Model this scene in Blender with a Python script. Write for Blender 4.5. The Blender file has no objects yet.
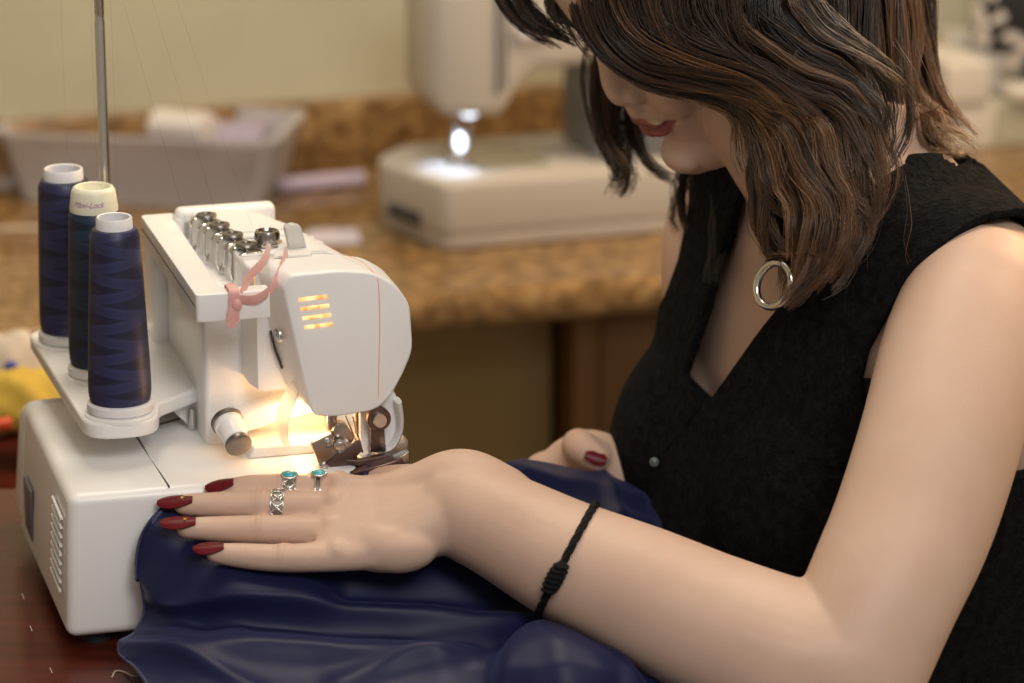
import bpy, bmesh, math, random
import numpy as np
from mathutils import Vector, Matrix, Euler
random.seed(7); RNG = np.random.default_rng(11)
SC = bpy.context.scene; COL = SC.collection
PI = math.pi
# ------------------------------------------------------------------ camera
FPX, PITCH, CAM = 3500.0, math.radians(17), np.array([0, 0, 1.56])
FW = np.array([0, math.cos(PITCH), -math.sin(PITCH)]); UP = np.array([0, math.sin(PITCH), math.cos(PITCH)]); RT = np.array([1.0, 0, 0])
def P(x, y, d):
    """world point seen at photo pixel x, y and d metres along the camera axis (used to measure the place)"""
    return CAM + d * (FW + (x - 512) / FPX * RT - (y - 341.5) / FPX * UP)
cam_data = bpy.data.cameras.new('camera'); cam = bpy.data.objects.new('camera', cam_data); COL.objects.link(cam)
cam.location = CAM; cam.rotation_euler = (PI / 2 - PITCH, 0, 0)
cam_data.sensor_width = 36; cam_data.lens = FPX * 36 / 1024; cam_data.clip_start = 0.05
cam_data.dof.use_dof = True; cam_data.dof.focus_distance = 2.13; cam_data.dof.aperture_fstop = 5.2
SC.camera = cam
# ------------------------------------------------------------------ generic helpers
def V(*a): return np.array(a, float)
def nrm(v): v = np.asarray(v, float); return v / (np.linalg.norm(v) + 1e-12)
def tag(o, label=None, cat=None, group=None, kind=None):
    for k, v in (('label', label), ('category', cat), ('group', group), ('kind', kind)):
        if v: o[k] = v
    return o
def empty(name, loc, rz=0, **k):
    o = bpy.data.objects.new(name, None); COL.objects.link(o); o.empty_display_size = .02
    o.location = loc; o.rotation_euler = (0, 0, rz); o['_m'] = 0; del o['_m']
    MATS[o.name] = Matrix.Translation(Vector(loc)) @ Matrix.Rotation(rz, 4, 'Z')
    return tag(o, **k)
MATS = {}
def link(name, me, mat=None, parent=None, world=False, angle=38, loc=None):
    o = bpy.data.objects.new(name, me); COL.objects.link(o)
    if mat is not None:
        for m in (mat if isinstance(mat, (list, tuple)) else [mat]): me.materials.append(m)
    if world and parent is not None: me.transform(MATS[parent.name].inverted())
    if parent is not None: o.parent = parent
    if loc is not None: o.location = loc
    MATS[o.name] = MATS[parent.name] if parent is not None and parent.name in MATS else Matrix.Identity(4)
    if angle is not None and len(me.polygons):
        me.polygons.foreach_set('use_smooth', [True] * len(me.polygons))
        if angle < 180: me.set_sharp_from_angle(angle=math.radians(angle))
    me.update(); return o
def mesh_from(verts, faces):
    me = bpy.data.meshes.new('m'); me.from_pydata([tuple(map(float, v)) for v in verts], [], [tuple(map(int, f)) for f in faces]); me.update(); return me
class MB:
    """collects shapes into one mesh"""
    def __init__(s, k=1.0): s.v = []; s.f = []; s.k = k
    def add(s, verts, faces, M=None):
        b = len(s.v)
        for v in verts:
            v = np.asarray(v, float) * s.k
            s.v.append(v if M is None else np.array(M @ Vector(v)))
        s.f += [tuple(i + b for i in f) for f in faces]; return s
    def bm(s, bm, M=None):
        bm.verts.ensure_lookup_table(); bm.verts.index_update()
        vs = [np.array(v.co) for v in bm.verts]; fs = [[v.index for v in f.verts] for f in bm.faces]; bm.free()
        return s.add(vs, fs, M)
    def box(s, a, b, bev=0, seg=3):
        a, b = np.minimum(a, b), np.maximum(a, b); bm = bmesh.new(); bmesh.ops.create_cube(bm, size=1)
        for v in bm.verts: v.co = Vector([(a[i] + b[i]) / 2 + v.co[i] * (b[i] - a[i]) for i in range(3)])
        if bev: bmesh.ops.bevel(bm, geom=bm.edges[:], offset=bev, segments=seg, profile=.5, affect='EDGES')
        return s.bm(bm)
    def prism(s, pts, lo, hi, axis=1, bev=0, seg=3, rnd=0):
        """polygon pts in the two other axes, extruded along axis"""
        if rnd: pts = round_poly(pts, rnd)
        ax = [i for i in range(3) if i != axis]; bm = bmesh.new(); ring = []
        for h in (lo, hi):
            r = []
            for p in pts:
                c = [0, 0, 0]; c[ax[0]], c[ax[1]], c[axis] = p[0], p[1], h; r.append(bm.verts.new(c))
            ring.append(r)
        n = len(pts); caps = [bm.faces.new(ring[0]), bm.faces.new(ring[1][::-1])]
        for i in range(n): bm.faces.new((ring[0][i], ring[1][i], ring[1][(i + 1) % n], ring[0][(i + 1) % n]))
        bmesh.ops.recalc_face_normals(bm, faces=bm.faces[:])
        if bev:
            es = {e for c in caps for e in c.edges}
            bmesh.ops.bevel(bm, geom=list(es), offset=bev, segments=seg, profile=.5, affect='EDGES', clamp_overlap=True)
        return s.bm(bm)
    def rings(s, R, cap=True, closed=False):
        n = len(R[0]); vs = [v for r in R for v in r]; fs = []; m = len(R)
        for i in range(m if closed else m - 1):
            a, b = i * n, ((i + 1) % m) * n
            for j in range(n): fs.append((a + j, a + (j + 1) % n, b + (j + 1) % n, b + j))
        if cap and not closed: fs += [tuple(range(n))[::-1], tuple(range((m - 1) * n, m * n))]
        return s.add(vs, fs)
    def lathe(s, prof, o=(0, 0, 0), d=(0, 0, 1), n=40, cap=True):
        d = nrm(d); x = nrm(np.cross(d, (0, 0, 1) if abs(d[2]) < .9 else (1, 0, 0))); y = np.cross(d, x); o = np.asarray(o, float)
        return s.rings([[o + d * h + r * (x * math.cos(2 * PI * j / n) + y * math.sin(2 * PI * j / n)) for j in range(n)] for r, h in prof], cap)
    def tube(s, pts, r, n=10, smooth=0, cap=True, closed=False, flat=None):
        pts = [np.asarray(p, float) for p in pts]; k = len(pts)
        rr = [r] * k if np.isscalar(r) else list(r)
        if smooth:
            pts, rr = catmull(pts, smooth, closed), list(np.interp(np.linspace(0, k - 1, (k - 1) * smooth + 1), range(k), rr)) if not closed else [rr[0]] * (k * smooth)
        R = []; m = len(pts); ref = None
        for i in range(m):
            a, b = (pts[(i - 1) % m], pts[(i + 1) % m]) if closed else (pts[max(i - 1, 0)], pts[min(i + 1, m - 1)])
            t = nrm(b - a)
            if flat is not None: x = nrm(np.asarray(flat[0], float) - t * np.dot(flat[0], t))
            else:
                if ref is None: ref = nrm(np.cross(t, (0.31, 0.2, .93)))
                x = nrm(ref - t * np.dot(ref, t)); ref = x
            y = np.cross(t, x); fx, fy = (1, 1) if flat is None else flat[1]
            R.append([pts[i] + rr[i] * (x * fx * math.cos(2 * PI * j / n) + y * fy * math.sin(2 * PI * j / n)) for j in range(n)])
        return s.rings(R, cap, closed)
    def ball(s, c, r, R=None, n=24):
        r = np.ones(3) * r if np.isscalar(r) else np.asarray(r, float); R = np.eye(3) if R is None else np.asarray(R); c = np.asarray(c, float)
        rows = []; m = n // 2
        for i in range(1, m):
            th = PI * i / m
            rows.append([c + R @ (r * V(math.sin(th) * math.cos(2 * PI * j / n), math.sin(th) * math.sin(2 * PI * j / n), math.cos(th))) for j in range(n)])
        return s.rings(rows)
    def mesh(s): return mesh_from(s.v, s.f)
    def build(s, name, mat, parent=None, world=False, angle=38, loc=None):
        return link(name, s.mesh(), mat, parent, world, angle, loc)
def catmull(pts, k, closed=False):
    pts = [np.asarray(p, float) for p in pts]; n = len(pts); out = []
    for i in range(n if closed else n - 1):
        if closed: p0, p1, p2, p3 = pts[i - 1], pts[i], pts[(i + 1) % n], pts[(i + 2) % n]
        else:
            p1, p2 = pts[i], pts[i + 1]; p0 = pts[i - 1] if i else 2 * p1 - p2; p3 = pts[i + 2] if i + 2 < n else 2 * p2 - p1
        for j in range(k):
            t = j / k; out.append(.5 * (2 * p1 + (p2 - p0) * t + (2 * p0 - 5 * p1 + 4 * p2 - p3) * t * t + (3 * p1 - p0 - 3 * p2 + p3) * t ** 3))
    if not closed: out.append(pts[-1])
    return out
def round_poly(pts, r, k=5):
    out = []; n = len(pts)
    for i in range(n):
        p = pts[i]; rr = r if np.isscalar(r) else r[i]
        p = V(*p[:2]); a = V(*pts[i - 1][:2]); b = V(*pts[(i + 1) % n][:2])
        da, db = np.linalg.norm(a - p), np.linalg.norm(b - p); q = min(rr, da * .48, db * .48)
        if q < 1e-6: out.append(p); continue
        A, B = p + (a - p) / da * q, p + (b - p) / db * q
        for j in range(k + 1):
            t = j / k; out.append((1 - t) ** 2 * A + 2 * t * (1 - t) * p + t * t * B)
    return out
def fuse(mb, voxel, smooth=4, fac=.5):
    """join overlapping shapes into one continuous skin"""
    me = mb.mesh(); o = bpy.data.objects.new('tmp', me); COL.objects.link(o)
    m = o.modifiers.new('r', 'REMESH'); m.mode = 'VOXEL'; m.voxel_size = voxel; m.use_smooth_shade = True
    if smooth: q = o.modifiers.new('s', 'SMOOTH'); q.iterations = smooth; q.factor = fac
    dg = bpy.context.evaluated_depsgraph_get(); out = bpy.data.meshes.new_from_object(o.evaluated_get(dg))
    bpy.data.objects.remove(o); bpy.data.meshes.remove(me); return out
def get_co(me): a = np.empty(len(me.vertices) * 3); me.vertices.foreach_get('co', a); return a.reshape(-1, 3)
def set_co(me, a): me.vertices.foreach_set('co', np.ascontiguousarray(a).ravel()); me.update()
def sst(a, b, x): t = np.clip((x - a) / (b - a), 0, 1); return t * t * (3 - 2 * t)
def polyline_dist(p, q):
    """2D distance of points p (n,2) to polyline q"""
    d = np.full(len(p), 1e9)
    for a, b in zip(q[:-1], q[1:]):
        a, b = np.asarray(a, float), np.asarray(b, float); ab = b - a
        t = np.clip(((p - a) @ ab) / (ab @ ab), 0, 1); d = np.minimum(d, np.linalg.norm(p - a - t[:, None] * ab, axis=1))
    return d
def inside(p, poly):
    poly = np.asarray(poly, float); c = np.zeros(len(p), bool); n = len(poly)
    for i in range(n):
        a, b = poly[i], poly[(i + 1) % n]
        if a[1] == b[1]: continue
        hit = ((a[1] > p[:, 1]) != (b[1] > p[:, 1])) & (p[:, 0] < (b[0] - a[0]) * (p[:, 1] - a[1]) / (b[1] - a[1]) + a[0]); c ^= hit
    return c
def project(a):
    q = a - CAM; d = q @ FW; return np.stack([512 + FPX * (q @ RT) / d, 341.5 - FPX * (q @ UP) / d], 1), d
def clip_mesh(me, g):
    """keep the part of the mesh where g > 0, cutting the triangles along g = 0"""
    co = get_co(me); me.calc_loop_triangles(); tri = np.empty(len(me.loop_triangles) * 3, int); me.loop_triangles.foreach_get('vertices', tri); tri = tri.reshape(-1, 3)
    nv = [tuple(c) for c in co]; cut = {}; out = []
    def mid(i, j):
        k = (min(i, j), max(i, j))
        if k not in cut: t = g[i] / (g[i] - g[j]); nv.append(tuple(co[i] + (co[j] - co[i]) * t)); cut[k] = len(nv) - 1
        return cut[k]
    pos = g > 0; s = pos[tri].sum(1)
    out += [tuple(t) for t in tri[s == 3]]
    for t in tri[(s == 1) | (s == 2)]:
        poly = []
        for a in range(3):
            i, j = t[a], t[(a + 1) % 3]
            if pos[i]: poly.append(i)
            if pos[i] != pos[j]: poly.append(mid(i, j))
        out.append(tuple(poly))
    used = sorted({i for f in out for i in f}); re = {u: k for k, u in enumerate(used)}
    return mesh_from([nv[u] for u in used], [[re[i] for i in f] for f in out])
# ------------------------------------------------------------------ materials
def mat(name, color=(.8, .8, .8), rough=.5, metal=0, spec=.5, **k):
    m = bpy.data.materials.new(name); m.use_nodes = True; b = m.node_tree.nodes['Principled BSDF']
    b.inputs['Base Color'].default_value = (*color, 1); b.inputs['Roughness'].default_value = rough; b.inputs['Metallic'].default_value = metal
    b.inputs['Specular IOR Level'].default_value = spec
    for n, v in k.items():
        s = b.inputs[n.replace('_', ' ')]
        s.default_value = (*v, 1) if isinstance(v, tuple) and len(v) == 3 and s.type == 'RGBA' else v
    return m
def nodes(m): return m.node_tree.nodes, m.node_tree.links, m.node_tree.nodes['Principled BSDF']
def noise(m, scale, detail=4, rough=.55, vec='Object', stretch=None, dist=0):
    N, Lk, b = nodes(m); t = N.new('ShaderNodeTexCoord'); n = N.new('ShaderNodeTexNoise'); n.inputs['Scale'].default_value = scale
    n.inputs['Detail'].default_value = detail; n.inputs['Roughness'].default_value = rough; n.inputs['Distortion'].default_value = dist
    if stretch:
        mp = N.new('ShaderNodeMapping'); mp.inputs['Scale'].default_value = stretch; Lk.new(t.outputs[vec], mp.inputs[0]); Lk.new(mp.outputs[0], n.inputs[0])
    else: Lk.new(t.outputs[vec], n.inputs[0])
    return n
def ramp(m, src, stops):
    N, Lk, b = nodes(m); r = N.new('ShaderNodeValToRGB'); e = r.color_ramp.elements
    while len(e) < len(stops): e.new(.5)
    for k, (p, c) in enumerate(stops): e[k].position = p; e[k].color = (*c, 1)
    Lk.new(src, r.inputs[0]); return r
def bump(m, src, strength=.3, dist=.001):
    N, Lk, b = nodes(m); q = N.new('ShaderNodeBump'); q.inputs['Strength'].default_value = strength; q.inputs['Distance'].default_value = dist
    prev = b.inputs['Normal'].links[0].from_socket if b.inputs['Normal'].links else None
    Lk.new(src, q.inputs['Height']); 
    if prev: Lk.new(prev, q.inputs['Normal'])
    Lk.new(q.outputs[0], b.inputs['Normal']); return q
def basecol(m, sock): N, Lk, b = nodes(m); Lk.new(sock, b.inputs['Base Color'])
WHITE = mat('white_plastic', (.87, .865, .86), .32); n = noise(WHITE, 900, 2); bump(WHITE, n.outputs[0], .06, .0003)
WHITE2 = mat('off_white_plastic', (.78, .77, .75), .4)
CUFFW = mat('tube_white', (.82, .82, .84), .45)
CREAM = mat('cream_plastic', (.80, .78, .62), .4)
DARKGAP = mat('dark_gap', (.05, .045, .04), .7)
CHROME = mat('chrome', (.75, .73, .71), .16, 1)
STEEL = mat('polished_steel', (.62, .6, .58), .25, 1)
BRONZE = mat('warm_steel', (.46, .38, .33), .28, 1)
BRONZED = mat('dark_steel', (.16, .11, .10), .35, .9)
CLEAR = mat('frosted_plastic', (.75, .75, .74), .35, 0, .5, Transmission_Weight=.5, IOR=1.3)
PINK = mat('pink_ribbon', (.86, .47, .43), .5, Sheen_Weight=.3, Alpha=.82)
RUBBER = mat('black_rubber', (.02, .02, .02), .8)
NAVYT = mat('navy_thread', (.02, .027, .10), .42, Sheen_Weight=.2)
LABELM = mat('rating_label', (.13, .12, .15), .5)
# thread windings: diagonal criss-cross bands
def thread_mat(name, c1, c2):
    m = mat(name, c1, .42, spec=.55); N, Lk, b = nodes(m); t = N.new('ShaderNodeTexCoord'); s = N.new('ShaderNodeSeparateXYZ'); Lk.new(t.outputs['Object'], s.inputs[0])
    at = N.new('ShaderNodeMath'); at.operation = 'ARCTAN2'; Lk.new(s.outputs[1], at.inputs[0]); Lk.new(s.outputs[0], at.inputs[1])
    def lin(a, bz):
        p = N.new('ShaderNodeMath'); p.operation = 'MULTIPLY_ADD'; Lk.new(s.outputs[2], p.inputs[0]); p.inputs[1].default_value = bz
        q = N.new('ShaderNodeMath'); q.operation = 'MULTIPLY'; Lk.new(at.outputs[0], q.inputs[0]); q.inputs[1].default_value = a; Lk.new(q.outputs[0], p.inputs[2])
        return p.outputs[0]
    def sin(x):
        q = N.new('ShaderNodeMath'); q.operation = 'SINE'; Lk.new(x, q.inputs[0]); return q.outputs[0]
    A, B = sin(lin(1, 330)), sin(lin(-1, 330))
    mx = N.new('ShaderNodeMath'); mx.operation = 'MAXIMUM'; Lk.new(A, mx.inputs[0]); Lk.new(B, mx.inputs[1])
    r = ramp(m, mx.outputs[0], [(.30, c1), (.52, tuple(x * .55 + y * .45 for x, y in zip(c1, c2))), (.60, c2), (1, tuple(x * .8 for x in c2))]); r.color_ramp.interpolation = 'EASE'
    basecol(m, r.outputs[0])
    fine = sin(lin(3, 9000)); bump(m, fine, .12, .0003); bump(m, mx.outputs[0], .12, .0006)
    return m
NAVY_A = thread_mat('navy_thread_wound', (.010, .012, .042), (.028, .032, .105))
NAVY_B = thread_mat('teal_navy_thread_wound', (.005, .014, .036), (.012, .034, .078))
# ------------------------------------------------------------------ the room
TABLE_Z = 0.759
CY = math.radians(16.5)                                       # the counter wall runs at this angle
CF = np.array([math.cos(CY), math.sin(CY), 0]); CD = np.array([-math.sin(CY), math.cos(CY), 0])
COUNTER_Z = 0.672
CO = P(540, 286, 3.2); CO[2] = COUNTER_Z                         # a point of the counter's front top edge
def CW(a, b, z): return CO + a * CF + b * CD + V(0, 0, z)
wallm = mat('painted_wall', (.60, .53, .36), .8); n = noise(wallm, 6, 3); r = ramp(wallm, n.outputs[0], [(.3, (.50, .465, .335)), (.7, (.57, .53, .39))]); basecol(wallm, r.outputs[0])
whitewall = mat('white_trim_paint', (.74, .68, .58), .6)
ceilm = mat('ceiling_paint', (.8, .78, .73), .9)
granite = mat('granite', (.4, .25, .1), .10, spec=.7)
n1 = noise(granite, 55, 8, .7); r1 = ramp(granite, n1.outputs[0], [(.30, (.045, .025, .011)), (.44, (.19, .105, .038)), (.56, (.34, .20, .078)), (.74, (.58, .42, .22))])
N, Lk, b = nodes(granite); vo = N.new('ShaderNodeTexVoronoi'); vo.inputs['Scale'].default_value = 130; tc = N.new('ShaderNodeTexCoord'); Lk.new(tc.outputs['Object'], vo.inputs[0])
r2 = ramp(granite, vo.outputs['Distance'], [(.12, (.25, .16, .09)), (.35, (1, 1, 1))]); mx = N.new('ShaderNodeMix'); mx.data_type = 'RGBA'; mx.blend_type = 'MULTIPLY'; mx.inputs[0].default_value = .65
Lk.new(r1.outputs[0], mx.inputs[6]); Lk.new(r2.outputs[0], mx.inputs[7]); basecol(granite, mx.outputs[2])
floorm = mat('carpet', (.30, .25, .19), .95); n = noise(floorm, 400, 3); bump(floorm, n.outputs[0], .6, .004)
mahog = mat('mahogany', (.1, .02, .012), .28, spec=.13, Coat_Weight=.15, Coat_Roughness=.1)
n = noise(mahog, 9, 6, .6, stretch=(1, 9, 1), dist=.6); r = ramp(mahog, n.outputs[0], [(.3, (.045, .008, .005)), (.6, (.085, .014, .008)), (.8, (.12, .022, .011))]); basecol(mahog, r.outputs[0])
woodm = mat('cabinet_wood', (.2, .09, .03), .4); n = noise(woodm, 6, 5, .6, stretch=(1, 1, .12)); r = ramp(woodm, n.outputs[0], [(.3, (.125, .055, .012)), (.7, (.20, .092, .023))]); basecol(woodm, r.outputs[0])
knee = mat('kneehole_panel', (.27, .19, .075), .6)
def struct(name, mb, m): return tag(mb.build(name, m), kind='structure')
def wpoly(mb, a, b, z0, z1, bev=0):
    """box in the counter's own frame, a = (a0, a1) along, b = (b0, b1) deep"""
    bm = bmesh.new(); bmesh.ops.create_cube(bm, size=1)
    for v in bm.verts:
        v.co = Vector(CO * V(1, 1, 0) + CF * (a[0] + (v.co.x + .5) * (a[1] - a[0])) + CD * (b[0] + (v.co.y + .5) * (b[1] - b[0])) + V(0, 0, z0 + (v.co.z + .5) * (z1 - z0)))
    if bev: bmesh.ops.bevel(bm, geom=bm.edges[:], offset=bev, segments=4, profile=.5, affect='EDGES')
    return mb.bm(bm)
WB = .50
struct('floor', MB().box((-3.2, -.6, -.05), (3.2, 5.4, 0)), floorm)
struct('ceiling', MB().box((-3.2, -.6, 2.6), (3.2, 5.4, 2.65)), ceilm)
struct('wall_back', wpoly(MB(), (-3.0, 3.4), (WB, WB + .08), 0, 2.62), wallm)
struct('wall_left', MB().box((-2.5, -.6, 0), (-2.42, 3.6, 2.6)), wallm)
struct('wall_right', MB().box((2.42, -.6, 0), (2.5, 5.3, 2.6)), wallm)
# counter: slab + backsplash, with the kneehole panel and the cabinet under it
ctr = empty('granite_counter', (*(CW(0, 0, 0))[:2], 0), CY, label='speckled brown granite counter with bullnose edge running along the pale back wall', cat='counter')
mb = MB(); mb.prism(round_poly([(-.0, -.036), (-.0, 0), (WB, 0), (WB, -.036)], [.016, .016, 0, 0]), -1.9, 1.7, axis=0)
mb.v = [v + V(0, 0, COUNTER_Z) for v in mb.v]; mb.build('countertop', granite, ctr)
mb = MB().box((-1.9, WB - .022, COUNTER_Z + .0005), (1.7, WB - .001, COUNTER_Z + .072), .003); mb.build('backsplash', granite, ctr)
KX = .056                                                    # where the wood cabinet's side starts
mb = MB().box((-1.9, .105, .0), (KX - .013, .125, COUNTER_Z - .037)); mb.build('kneehole_panel', knee, ctr)
mb = MB().box((KX - .004, .06, .0), (KX + .02, .42, COUNTER_Z - .037)).box((KX + .02, .075, .08), (1.6, .42, COUNTER_Z - .037)); mb.build('cabinet_body', woodm, ctr)
for k in range(3):
    d = MB().box((KX + .0215 + k * .5, .058, .1), (KX + .515 + k * .5, .074, COUNTER_Z - .05), .004).build('cabinet_door', woodm, ctr)
    MB().tube([(KX + .07 + k * .5, .056, .5), (KX + .07 + k * .5, .03, .5), (KX + .07 + k * .5, .03, .4), (KX + .07 + k * .5, .056, .4)], .005, 8).build('door_handle', STEEL, d)
# white trim and shelf block far right
struct('trim_1', wpoly(MB(), (.60, .70), (.46, WB - .001), COUNTER_Z + .07, COUNTER_Z + .105, .004), whitewall)
# work table under the overlock machine
tab = empty('work_table', (-.1, 1.95, 0), label='polished dark mahogany table top under the white overlock machine', cat='table')
mb = MB().box((-.62, -.55, TABLE_Z - .035), (.06, .33, TABLE_Z), .008); mb.build('tabletop', mahog, tab)
for sx in (-.57, .02):
    for sy in (-.5, .28): MB().prism([(sx - .03, sy - .03), (sx + .03, sy - .03), (sx + .03, sy + .03), (sx - .03, sy + .03)], 0, TABLE_Z - .034, axis=2).build('leg', mahog, tab)
# ------------------------------------------------------------------ overlock machine
YAW = math.radians(15)
MF = np.array([math.cos(YAW), math.sin(YAW), 0]); MD = np.array([-math.sin(YAW), math.cos(YAW), 0])
MO = P(72, 640, 2.12)                                        # its near rear lower corner; u = to its front, v = along it away from us, w = up (mm)
def MW(u, v, w): return MO + (u * MF + v * MD + V(0, 0, w)) / 1000
K = .001
GUN = mat('gunmetal', (.22, .20, .18), .38, .85)
ser = empty('overlock_machine', MO, YAW, label='white overlock sewing machine with lit needle area, on the dark table before the woman', cat='sewing machine')
def sb(): return MB(K)
# lower body
mb = sb(); mb.prism([(0, 0), (214, 0), (214, 236), (-3, 236)], 0, 92, axis=2)
bm = bmesh.new(); 
vs = [bm.verts.new(c) for c in [(-3, 0, 0), (206, 0, 0), (206, 200, 0), (-6, 200, 0), (1, 0, 92), (206, 0, 92), (206, 200, 92), (1, 200, 88)]]
for f in [(3, 2, 1, 0), (4, 5, 6, 7), (0, 1, 5, 4), (1, 2, 6, 5), (2, 3, 7, 6), (3, 0, 4, 7)]: bm.faces.new([vs[i] for i in f])
bm.edges.ensure_lookup_table()
top_rear = [e for e in bm.edges if {v.index for v in e.verts} == {4, 7} or {tuple(v.co) for v in e.verts} == {(1, 0, 92), (1, 200, 88)}]
bmesh.ops.bevel(bm, geom=bm.edges[:], offset=7, segments=4, profile=.5, affect='EDGES')
base = sb().bm(bm).build('base', WHITE, ser, angle=50)
bm = bmesh.new()
vs = [bm.verts.new(c) for c in [(-5, 201.5, 1), (206, 201.5, 1), (206, 246, 6), (-4, 246, 6), (1, 201.5, 89), (206, 201.5, 92), (206, 246, 80), (3, 246, 74)]]
for f in [(3, 2, 1, 0), (4, 5, 6, 7), (0, 1, 5, 4), (1, 2, 6, 5), (2, 3, 7, 6), (3, 0, 4, 7)]: bm.faces.new([vs[i] for i in f])
bmesh.ops.bevel(bm, geom=bm.edges[:], offset=9, segments=4, profile=.5, affect='EDGES')
sb().bm(bm).build('side_cover', WHITE, ser, angle=50)
for k in range(9):                                            # vent slots in the back
    w0 = 74 - k * 6.0
    sb().tube([(-1.2 - (92 - w0) * .04, 12 + k * .6, w0), (-1.2 - (92 - w0) * .045, 50 + k * .6, w0 + 1)], 1.0, 8).build('vent_slot', WHITE2 if False else CUFFW, base)
sb().box((-5.3, 140, 14), (-3.2, 172, 48), .3).build('rating_label', LABELM, base)
for u in (18, 190):
    for v in (20, 180): sb().lathe([(9, -8.2), (10, -4), (10, 2)], (u, v, 0), n=20).build('rubber_foot', RUBBER, ser)
# seam of the looper cover on the bed
sb().tube([(62.5, 3, 91.6), (60, 60, 91.2), (59, 114, 90.8)], .7, 6).tube([(59, 114, 90.8), (98, 136, 91.6)], .6, 6).build('bed_seam', DARKGAP, base)
# column between bed and head
colm = sb(); colm.prism([(98, 74), (176, 74), (180, 232), (98, 236)], 86, 190, axis=2, bev=3, rnd=4)
colm.build('column', WHITE, ser)
sb().box((88, 206, 88), (99, 240, 188), 3).build('rear_post', WHITE, ser)
# head
def head_ring(v, back, front, top, bot, n=1.0):
    pts = [(back, bot), (back, top - 1), (front - 24 * n, top), (front - 7, top - 8), (front, top - 24), (front, bot + 34), (front - 14, bot)]
    return [V(p[0], v, p[1]) for p in round_poly(pts, [2, 3, 20, 14, 14, 20, 10])]
hm = sb(); hm.rings([head_ring(v, b, f, t, bo) for v, b, f, t, bo in [(48, 127, 203, 211, 133), (60, 123, 203, 212, 134), (85, 121, 199, 213, 137), (117, 119, 191, 213.5, 140), (150, 116, 183, 214, 142), (178, 113, 172, 213.5, 145), (192, 111.5, 164, 212, 148), (197, 112, 158, 209, 152)]])
hd = hm.build('head', WHITE, ser, angle=45)
sb().box((102, 190, 186), (118, 206, 208), 2.5).build('handle_mount', WHITE, ser)
sb().box((103, 190, 190), (168, 204, 213), 4).build('rear_cover', WHITE, ser)
# shallow grooves across the head top
for a in ((70, 199, .9), (112, 190, .9), (126, 187, .7)): sb().tube([(122, a[0], 213.6), (a[1] - 26, a[0] - 1, 213.6), (a[1] - 8, a[0] - 2, 207)], a[2], 6).build('top_groove', WHITE2, hd)
# near end cover with the lamp vents
COV = [(128.6, 208), (133, 215.6), (172, 216.3), (193, 213.4), (207, 204.5), (216, 191), (217.6, 162), (211, 146.5), (202.5, 131.8), (193, 124.8), (174, 123), (164, 123), (153, 125), (147, 131), (141, 145), (133.5, 181)]
COV = round_poly(COV, [3, 3, 4, 6, 5, 5, 6, 6, 6, 4, 4, 3, 3, 3, 8, 20], 3)
cx, cz = 172, 170
def cov(s, v):
    k = max(0, 1 - (v - 15) / 32); return [V(cx + (p[0] - cx) * s + 8.5 * k * float(sst(160, 138, p[0])), v, cz + (p[1] - cz) * s) for p in COV]
cm = sb(); cm.rings([cov(.96, 14.7), cov(.978, 15), cov(.99, 15.8), cov(.997, 17.4), cov(1, 20), cov(1, 30), cov(1, 47), cov(1, 50)])
cv = cm.build('end_cover', WHITE, ser, angle=60)
lampglow = mat('lamp_glow_emission', (.9, .5, .2), .5); N, Lk, b = nodes(lampglow); n = noise(lampglow, 160, 3); r = ramp(lampglow, n.outputs[0], [(.35, (.30, .09, .012)), (.5, (1, .42, .10)), (.62, (1, .75, .38))]); Lk.new(r.outputs[0], b.inputs['Emission Color']); b.inputs['Emission Strength'].default_value = 1.1  # emission stands in for lamplight showing through vents and seam
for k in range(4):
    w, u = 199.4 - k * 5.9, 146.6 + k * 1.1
    sb().tube([(u, 15.1, w), (u + 17.4, 15.1, w + .9)], 1.3, 10).build('vent_glow', lampglow, cv)
    sb().tube([(u - .2, 15.0, w + 1.7), (u + 17.6, 15.0, w + 2.6)], .35, 6).build('vent_rim', WHITE2, cv)
# rear strip of the cover: screw and slot
sb().lathe([(4.6, 0), (4.2, 1.1), (2.2, 1.3), (1.6, .6)], (137.2, 32, 173), (-.96, -.28, -.1), 20).build('cover_screw', STEEL, cv)
sb().tube([(134.6, 44.5, 172), (137.3, 44, 160), (141.2, 43, 148)], .8, 8).build('cover_slot', DARKGAP, cv)
sb().box((126.2, 49, 194), (128.4, 52, 212), .4).build('seam_glow', lampglow, cv)
# orange needle thread down the end cover
th = mat('orange_thread', (.90, .50, .36), .5)
sb().tube([(181, 48, 216.6), (189, 30, 216.2), (194, 17, 212), (196, 14.4, 205), (196.5, 14.3, 180), (195.5, 14.3, 150), (195, 15, 131), (195, 17, 118)], .3, 6, 4).build('needle_thread', th, ser)
# carrying handle around the tension gears
hb = sb().prism([(84, 14), (129, 14), (129, 27), (101, 27), (101, 196), (103, 208), (82, 208)], 190, 207, axis=2, bev=2.2, rnd=[3, 1, 1, 2, 2, 1, 4]).build('carry_handle', WHITE, ser)
sb().tube([(84.1, 18, 199), (82.1, 203, 199)], .45, 6).build('handle_groove', DARKGAP, hb)
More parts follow.
